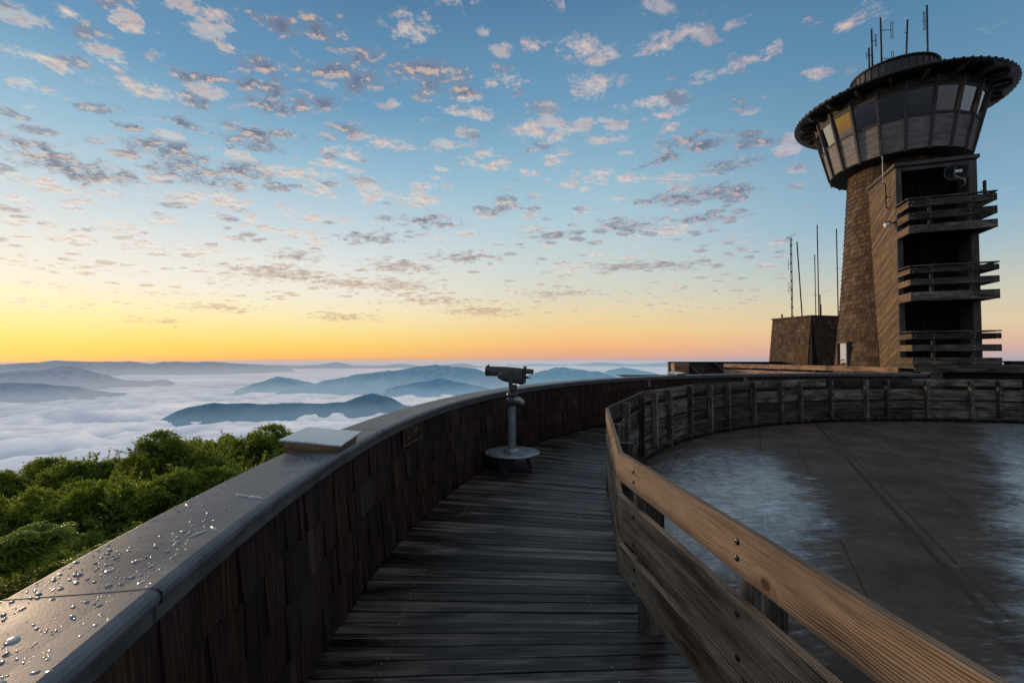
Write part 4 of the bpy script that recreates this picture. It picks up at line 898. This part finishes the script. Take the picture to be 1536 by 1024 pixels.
def build_cloud_sea():
    na, nr = 560, 430; v = []; f = []; pf = []
    a0, a1 = R(-70), R(75)
    for i in range(nr):
        q = i / (nr - 1); r = 650 * (200000 / 650) ** (q ** 1.25)
        for j in range(na):
            a = a0 + (a1 - a0) * j / (na - 1); x, y = r * math.sin(a), r * math.cos(a)
            n1 = mnoise.fractal(V((x / 1500, y / 1100, 0)), 1.0, 2.1, 3)
            wx, wy = x + 130 * mnoise.noise(V((x / 420, y / 420, 5))), y + 130 * mnoise.noise(V((x / 420, y / 420, 9)))
            n2 = 1 - abs(mnoise.fractal(V((wx / 520, wy / 250, 3.3)), 1.0, 2.0, 4)) * 1.9
            n3 = mnoise.fractal(V((wx / 130, wy / 75, 7)), .9, 2.0, 4)
            fade = 1 / (1 + (r / 9000) ** 2)
            d1 = math.exp(-(((x + 2860) / 230) ** 2 + ((y - 2900) / 170) ** 2)); d2 = math.exp(-(((x + 3300) / 420) ** 2 + ((y - 2950) / 180) ** 2))
            h = 26 * n1 + (30 * n2 + 6.5 * n3) * fade + 62 * d1 + 26 * d2
            v.append((x, y, CZ + h - 18 - r * r / 1.274e7)); pf.append(max(0, min(1, .52 + .018 * (26 * n1 * .5 + 24 * (n2 - .55) * fade + 11 * n3 * fade) + .1 * d1)))
    for i in range(nr - 1):
        for j in range(na - 1): a = i * na + j; f.append((a, a + na, a + na + 1, a + 1))
    me = bpy.data.meshes.new('cloud_sea'); me.from_pydata(v, [], f); at = me.attributes.new('puff', 'FLOAT', 'POINT'); at.data.foreach_set('value', pf)
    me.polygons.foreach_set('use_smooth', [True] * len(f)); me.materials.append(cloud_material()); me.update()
    o = bpy.data.objects.new('cloud_sea', me); col.objects.link(o); tag(o, kind='structure')
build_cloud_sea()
RIDGES = {   # distance, (azimuth, tan elevation) along each crest
    'M1': (3500, [(-0.6914,-0.11425),(-0.6695,-0.10719),(-0.645,-0.10193),(-0.6118,-0.09289),(-0.5773,-0.08655),(-0.5571,-0.09014),(-0.5304,-0.09211),(-0.4972,-0.09462),(-0.4523,-0.09421),(-0.404,-0.09765),(-0.3541,-0.09688),(-0.3226,-0.08555),(-0.2961,-0.08015),(-0.2624,-0.08922),(-0.2251,-0.10777),(-0.1803,-0.11591),(-0.1276,-0.12695),(-0.0698,-0.14505)]),
    'M2': (5500, [(-0.5421,-0.09968),(-0.5197,-0.08145),(-0.4808,-0.07352),(-0.4288,-0.06217),(-0.3796,-0.04996),(-0.3164,-0.03864),(-0.2491,-0.03289),(-0.2019,-0.02481),(-0.1666,-0.02137),(-0.1309,-0.02438),(-0.081,-0.02961),(-0.0482,-0.04207),(-0.0263,-0.05085),(0.0102,-0.06398),(0.0467,-0.08719)]),
    'M2b': (5000, [(-0.2948,-0.08352),(-0.2612,-0.06886),(-0.2337,-0.06437),(-0.1989,-0.05801),(-0.1571,-0.05024),(-0.1192,-0.05876),(-0.0642,-0.06967),(-0.0117,-0.08437)]),
    'M3': (5950, [(-0.5739,-0.07819),(-0.5574,-0.07037),(-0.509,-0.05333),(-0.4756,-0.04263),(-0.4529,-0.04574),(-0.4228,-0.05304),(-0.3857,-0.06469),(-0.3474,-0.07934)]),
    'M4': (6300, [(-0.9139,-0.04263),(-0.88,-0.03706),(-0.8428,-0.04064),(-0.8096,-0.04213),(-0.7813,-0.0475),(-0.7625,-0.04943),(-0.7433,-0.05623),(-0.7136,-0.06159),(-0.6809,-0.06782),(-0.6472,-0.07892),(-0.6138,-0.088)]),
    'M5': (8300, [(-0.8919,-0.02736),(-0.8431,-0.02607),(-0.82,-0.02316),(-0.7998,-0.02263),(-0.7855,-0.01842),(-0.7745,-0.01706),(-0.76,-0.01994),(-0.7347,-0.03017),(-0.7013,-0.04221),(-0.6725,-0.04436),(-0.6507,-0.04279),(-0.6318,-0.04928),(-0.5995,-0.06245)]),
    'M6': (13500, [(-0.9305,-0.01731),(-0.8434,-0.01441),(-0.8103,-0.01141),(-0.7821,-0.00874),(-0.7362,-0.01119),(-0.6993,-0.01055),(-0.6689,-0.01528),(-0.6512,-0.01143),(-0.6229,-0.01226),(-0.5785,-0.01276),(-0.5315,-0.01679),(-0.4649,-0.02133),(-0.4412,-0.03148),(-0.4108,-0.03727)]),
    'M7': (17000, [(-0.5161,-0.0252),(-0.4823,-0.0192),(-0.4425,-0.02091),(-0.4049,-0.01992),(-0.3676,-0.01477),(-0.3297,-0.02189),(-0.2832,-0.02221),(-0.241,-0.01892),(-0.185,-0.02417),(-0.1136,-0.01863),(-0.0555,-0.02164)]),
    'M8': (5900, [(0.0029,-0.0669),(0.038,-0.04208),(0.073,-0.03327),(0.1063,-0.02591),(0.1409,-0.03115),(0.1822,-0.0351),(0.2069,-0.04122),(0.2462,-0.0564)]),
    'M9': (8500, [(0.1622,-0.04876),(0.1906,-0.03935),(0.2159,-0.03116),(0.2395,-0.02645),(0.2601,-0.02941),(0.2871,-0.03479),(0.3399,-0.04658)]),
    'M10': (20000, [(-0.0117,-0.02313),(0.0468,-0.01873),(0.1194,-0.02152),(0.1907,-0.01626),(0.2602,-0.01953),(0.3272,-0.01637),(0.4036,-0.01993),(0.4755,-0.01667),(0.5635,-0.01832),(0.6613,-0.0148),(0.7461,-0.01484),(0.8829,-0.01283)]),
}
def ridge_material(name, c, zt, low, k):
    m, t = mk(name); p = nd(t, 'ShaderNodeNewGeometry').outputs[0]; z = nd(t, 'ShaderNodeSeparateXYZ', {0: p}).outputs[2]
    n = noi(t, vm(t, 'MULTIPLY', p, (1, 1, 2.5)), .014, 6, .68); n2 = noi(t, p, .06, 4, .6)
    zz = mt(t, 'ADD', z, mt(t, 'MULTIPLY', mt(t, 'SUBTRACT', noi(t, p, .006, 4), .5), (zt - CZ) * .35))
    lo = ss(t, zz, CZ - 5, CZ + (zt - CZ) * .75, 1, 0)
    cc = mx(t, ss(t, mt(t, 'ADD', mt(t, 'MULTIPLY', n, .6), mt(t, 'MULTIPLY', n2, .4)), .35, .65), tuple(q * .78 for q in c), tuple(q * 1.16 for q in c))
    cc = mx(t, mt(t, 'MULTIPLY', lo, k), cc, low)  # mist painted over the foot of the ridge
    em = nd(t, 'ShaderNodeEmission', {0: cc, 1: .88}).outputs[0]  # aerial haze as a glow from the slope itself
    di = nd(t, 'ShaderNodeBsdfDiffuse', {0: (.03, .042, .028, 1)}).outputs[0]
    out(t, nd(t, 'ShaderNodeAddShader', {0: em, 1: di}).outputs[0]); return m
RC = {'M1': ((60, 92, 118), (118, 142, 164), .65), 'M2': ((92, 126, 154), (150, 172, 190), .75), 'M2b': ((78, 114, 146), (136, 162, 184), .75), 'M3': ((104, 134, 158), (158, 174, 190), .8),  # per ridge: hazed colour, misty foot colour, mist amount
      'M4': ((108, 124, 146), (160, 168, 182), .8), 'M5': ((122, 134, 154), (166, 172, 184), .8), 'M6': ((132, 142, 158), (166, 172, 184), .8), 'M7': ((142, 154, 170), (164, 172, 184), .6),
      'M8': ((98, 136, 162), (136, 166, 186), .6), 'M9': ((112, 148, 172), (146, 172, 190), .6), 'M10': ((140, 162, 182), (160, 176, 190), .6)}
for key, (D, pts) in RIDGES.items():
    n = 240; rows = 17; v = []; f = []; a0, a1 = pts[0][0], pts[-1][0]; zt = -1e9; dep = max(260, D * .10); seed = hash(key) % 97 if False else sum(map(ord, key))
    for j in range(rows):
        q = -1 + 2 * j / (rows - 1)
        for i in range(n):
            a = a0 + (a1 - a0) * i / (n - 1)
            for (x0, y0), (x1, y1) in zip(pts, pts[1:]):
                if x0 <= a <= x1: k = (a - x0) / (x1 - x0); k2 = k * k * (3 - 2 * k); e = y0 + (y1 - y0) * (.5 * k + .5 * k2); break
            tp_ = min(1.0, i / (n * .1), (n - 1 - i) / (n * .1)); tp_ = tp_ * tp_ * (3 - 2 * tp_)
            zc = CZ - 45 + (1.7 + e * D - CZ + 45) * tp_; s = a * D
            rel = max(0, zc - CZ)
            zc += mnoise.fractal(V((s / (D * .02), seed, 0)), 1.0, 2, 5) * rel * .045
            sh = max(0, 1 - abs(q)) ** 1.15
            spur = mnoise.fractal(V((s / (D * .07) + q * 2, q * 1.6, seed)), 1.0, 2, 4) * .28 * sh * (1 - sh) * 4
            z = CZ - 45 + (zc - CZ + 45) * max(0, min(1, sh + spur)) if q != 0 else zc
            rr = D + q * dep * (1 if q < 0 else .8) + dep * .25 * mnoise.noise(V((s / (D * .05), 0, seed)))
            v.append((rr * math.sin(a), rr * math.cos(a), z)); zt = max(zt, z)
    for j in range(rows - 1):
        for i in range(n - 1): b = j * n + i; f.append((b, b + 1, b + n + 1, b + n))
    me = bpy.data.meshes.new('mountain_ridge'); me.from_pydata(v, [], f); me.polygons.foreach_set('use_smooth', [True] * len(f))
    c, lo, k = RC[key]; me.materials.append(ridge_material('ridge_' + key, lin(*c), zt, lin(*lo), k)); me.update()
    o = bpy.data.objects.new('mountain_ridge', me); col.objects.link(o); tag(o, kind='structure')

def ground(r): return -6.0 - .42 * max(0, r - 6)
mh, th_ = mk('hillside'); pq = nd(th_, 'ShaderNodeNewGeometry').outputs[0]
out(th_, bsdf(th_, color=mx(th_, ss(th_, noi(th_, pq, .8, 6, .65), .35, .65), (.008, .014, .005), (.022, .038, .010)), rough=.95))
v = []; f = []; na, nr = 120, 40
for i in range(nr):
    r = 3 * (1400 / 3) ** (i / (nr - 1))
    for j in range(na):
        a = 2 * math.pi * j / na; x, y = r * math.sin(a), r * math.cos(a)
        v.append((x, y, ground(r) + (mnoise.noise(V((x * .2, y * .2, 0))) * min(1.0, r * .03) if r > 5 else 0)))
for i in range(nr - 1):
    for j in range(na): a, b = i * na + j, i * na + (j + 1) % na; f.append((a, b, b + na, a + na))
me = bpy.data.meshes.new('hillside'); me.from_pydata(v, [], f); me.materials.append(mh); me.update(); o = bpy.data.objects.new('hillside', me); col.objects.link(o); tag(o, kind='structure')

# ------------------------------------------------------------------ trees below the wall
def leaf_material(name, dark, light, tr):
    m, t = mk(name); r = rnd(t); p = nd(t, 'ShaderNodeNewGeometry').outputs[0]
    k = mt(t, 'ADD', mt(t, 'MULTIPLY', r[0], .55), mt(t, 'MULTIPLY', noi(t, p, 1.1, 3), .5))
    c = mx(t, ss(t, k, .2, .85), dark, light)
    b = bsdf(t, color=c, rough=.5, spec=.35)
    tl = nd(t, 'ShaderNodeBsdfTranslucent', {0: mx(t, .5, c, tr)}).outputs[0]
    out(t, nd(t, 'ShaderNodeMixShader', {0: .45, 1: b, 2: tl}).outputs[0]); return m
M_leafA = leaf_material('leaf_dark', (.040, .078, .014), (.235, .32, .045), (.38, .46, .035))
M_leafB = leaf_material('leaf_bright', (.070, .135, .024), (.30, .42, .07), (.45, .55, .06))
M_bark, tb = mk('bark'); out(tb, bsdf(tb, color=mx(tb, noi(tb, nd(tb, 'ShaderNodeNewGeometry').outputs[0], 12, 5), (.03, .022, .016), (.09, .07, .05)), rough=.9))
def leaf(mb, c, d, u, L, W, r):
    s = d.cross(u).normalized() * W; m = c + d * L * .5
    mb.face([c, m - s + u * W * .2, c + d * L - u * L * .12, m + s + u * W * .2], None, r)
def crown_mesh(seed, mode, mat):
    rg = random.Random(seed); mb = MB()
    def rv(): return V((rg.gauss(0, 1), rg.gauss(0, 1), rg.gauss(0, 1))).normalized()
    subs = [(V((0, 0, 0)), .72)] + [(V((math.cos(a) * rg.uniform(.4, .75), math.sin(a) * rg.uniform(.4, .75), rg.uniform(-.35, .35))), rg.uniform(.3, .5)) for a in [k * 6.283 / 6 + rg.uniform(-.4, .4) for k in range(6)]] + [(V((rg.uniform(-.35, .35), rg.uniform(-.35, .35), rg.uniform(.35, .72))), rg.uniform(.2, .34)) for _ in range(5)]
    if mode == 'clump':
        subs += [(V((math.cos(a) * q, math.sin(a) * q, z)), w) for a, q, z, w in [(rg.uniform(0, 6.28), rg.uniform(.3, 1.0), rg.uniform(-.3, .85), rg.uniform(.09, .2)) for _ in range(14)]]
        for c0, q in subs:
            for _ in range(int(62 * q / .5)):
                d = rv(); d.z = abs(d.z) * 1.2 - .35 if rg.random() < .8 else d.z
                cc = c0 + d * q * rg.uniform(.72, 1.08); ax = (d + Z * rg.uniform(.1, .6)).normalized(); tone = rg.random()
                for _ in range(34):
                    o = rv() * rg.uniform(.02, .13); o.z *= .6
                    dl = (ax * .7 + rv() * .9).normalized(); u = (Z + rv() * .7).normalized()
                    if abs(dl.dot(u)) > .95: continue
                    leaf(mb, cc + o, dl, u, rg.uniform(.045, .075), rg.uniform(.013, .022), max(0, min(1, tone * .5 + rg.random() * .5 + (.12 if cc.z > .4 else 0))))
        for _ in range(46):                   # loose shoots that break the outline
            d = rv(); d.z = abs(d.z) * .9 + .1; d.normalize(); b0 = d * rg.uniform(.72, .9); L_ = rg.uniform(.16, .42); dr_ = (d * .6 + Z * rg.uniform(.1, .8) + rv() * .45).normalized(); tone = rg.random()
            for q in range(12):
                p = b0 + dr_ * L_ * q / 11; w_ = .008
                for _k in range(3):
                    dl = (dr_ * .6 + rv()).normalized(); u = (Z + rv() * .7).normalized()
                    if abs(dl.dot(u)) < .95: leaf(mb, p, dl, u, rg.uniform(.05, .085) * (1.1 - .5 * q / 11), rg.uniform(.014, .022), max(0, min(1, tone * .5 + rg.random() * .5)))
    else:                                     # feathery sprays: pinnate leaves arching out of each bough
        subs = [(V((math.cos(a) * q, math.sin(a) * q, z)), w) for a, q, z, w in [(rg.uniform(0, 6.28), rg.uniform(.1, .85), rg.uniform(-.5, .62), rg.uniform(.2, .36)) for _ in range(15)]]
        for c0, q in subs:
            for _ in range(16):
                d = rv(); d.z = abs(d.z) * .8 - .1
                cc = c0 + d * q * rg.uniform(.3, 1.0); tone = rg.random() * .6 + .4 * max(0, min(1, cc.z + .4)); nr = rg.randint(5, 8); a0 = rg.random() * 6  # tone rises with height: lit tops put into the leaf colour
                for m in range(nr):
                    a = a0 + m * 6.283 / nr + rg.uniform(-.3, .3)
                    out_ = V((math.cos(a), math.sin(a), rg.uniform(-.1, .5))).normalized()
                    sd = out_.cross(Z).normalized(); Lr = rg.uniform(.16, .27)
                    for k in range(7):
                        q2 = (k + 1) / 7; p = cc + out_ * Lr * q2 - Z * (.11 * q2 * q2)
                        for s in (-1, 1):
                            dl = (sd * s + out_ * .6 - Z * .25 * q2 + rv() * .15).normalized()
                            leaf(mb, p, dl, (Z + rv() * .3).normalized(), .085 * (1.05 - .5 * abs(q2 - .4)), .019, max(0, min(1, tone * .7 + rg.random() * .3)))
    return mb
protos = {}
for nm, mode, mat, sd in (('a', 'clump', M_leafA, 3), ('b', 'clump', M_leafA, 11), ('c', 'clump', M_leafA, 23), ('d', 'spray', M_leafB, 5), ('e', 'spray', M_leafB, 17)):
    protos[nm] = [crown_mesh(sd, mode, mat), mat, None]
def trunk_mb():
    mb = MB(); mb.tube([(0, 0, 0), (.02, .01, .4), (-.02, .02, .75), (0, 0, 1)], [.035, .028, .02, .012], 8, .5)
    for a, z in ((.3, .5), (2.2, .6), (4.1, .68), (5.4, .78), (1.2, .84)): mb.tube([(0, 0, z), (.08 * math.cos(a), .08 * math.sin(a), z + .1), (.17 * math.cos(a), .17 * math.sin(a), z + .2)], [.014, .009, .004], 6)
    return mb
trunk0 = None
def tree(px, top, d, rad, kind, rz, label, hs=1.0):
    """px, top are bearings (tangent from the optical axis / below eye level) at distance d"""
    global trunk0
    x, y = px * d, d; zt = 1.7 - top * d; g = ground(math.hypot(x, y)); H = max(3.0, zt - g)
    root = thing('broadleaf_tree', (x, y, g), label, 'tree', 'trees growing below the wall')
    rec = protos[kind]
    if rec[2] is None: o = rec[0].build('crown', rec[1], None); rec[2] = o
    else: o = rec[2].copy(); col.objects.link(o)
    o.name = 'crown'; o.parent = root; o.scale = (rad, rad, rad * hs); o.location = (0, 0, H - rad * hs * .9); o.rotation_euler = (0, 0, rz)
    if trunk0 is None: t_ = trunk_mb().build('trunk', M_bark, None); trunk0 = t_
    else: t_ = trunk0.copy(); col.objects.link(t_)
    t_.name = 'trunk'; t_.parent = root; t_.scale = (H * .55, H * .55, H - rad * 1.15); t_.rotation_euler = (0, 0, rz * 2)
T = [  # bearing, drop of the top, distance, crown radius, kind, turn, label
 (-1.12, .262, 21, 1.5, 'a', .3, 'dark tree at the left edge, its tip just below the cloud sea'),
 (-1.03, .242, 22, 2.0, 'b', 1.1, 'dark rounded treetop second from the left on the skyline'),
 (-.935, .228, 20, 2.0, 'c', 2.0, 'dark green treetop third from the left on the skyline'),
 (-.855, .224, 21, 1.7, 'a', 2.9, 'slim dark treetop left of the peak tree on the skyline'),
 (-.752, .182, 19, 1.75, 'b', 4.2, 'tallest pointed treetop standing alone against the cloud sea'),
 (-.672, .196, 21, 2.0, 'c', .7, 'rounded green treetop right of the tallest pointed one'),
 (-.60, .186, 26, 2.6, 'a', 5.1, 'dark broad treetop left of the information panel on the skyline'),
 (-.52, .170, 27, 2.4, 'b', 3.3, 'dark treetop touching the left side of the information panel'),
 (-.45, .19, 25, 2.4, 'c', 1.9, 'dark treetop partly hidden behind the information panel'),
 (-1.16, .33, 15, 1.6, 'b', 2.4, 'mid green tree below the skyline at the far left edge'),
 (-1.02, .31, 15, 1.7, 'c', 5.5, 'mid green tree in the middle row, second from the left'),
 (-.90, .275, 15, 1.7, 'a', 1.5, 'yellow green sunlit tree in the centre of the middle row'),
 (-.78, .265, 14.5, 1.7, 'c', 3.7, 'green bushy tree below the tallest pointed treetop'),
 (-.66, .262, 16, 1.7, 'b', .2, 'green tree in the middle row beside the wall cap'),
 (-.55, .245, 17, 1.8, 'a', 2.2, 'dark tree in the middle row rightmost before the panel'),
 (-1.00, .43, 11, 1.5, 'a', 4.4, 'shadowed dark tree behind the bright feathery bushes'),
 (-.82, .40, 11.5, 1.5, 'b', .9, 'dark shadowed tree in the hollow close to the wall cap'),
 (-1.10, .372, 7.6, .95, 'd', .4, 'bright feathery leaved tree at left edge, tallest of the near row'),
 (-.90, .415, 7.8, 1.0, 'e', 1.7, 'bright feathery bush beside the wall cap with a raised tip'),
 (-.80, .40, 8.2, .8, 'd', 3.0, 'small bright feathery shrub tight against the wall cap'),
 (-1.02, .50, 6.6, 1.0, 'e', 4.6, 'low bright bush filling the lower left between wall and near tree'),
 (-1.16, .56, 6.0, 1.0, 'd', 5.6, 'lowest bright green bush at the left edge above the wall cap'),
 (-.72, .345, 9.6, .7, 'e', 2.2, 'little green shrub peeking over the wall cap midway'),
]
for a in T: tree(*a)
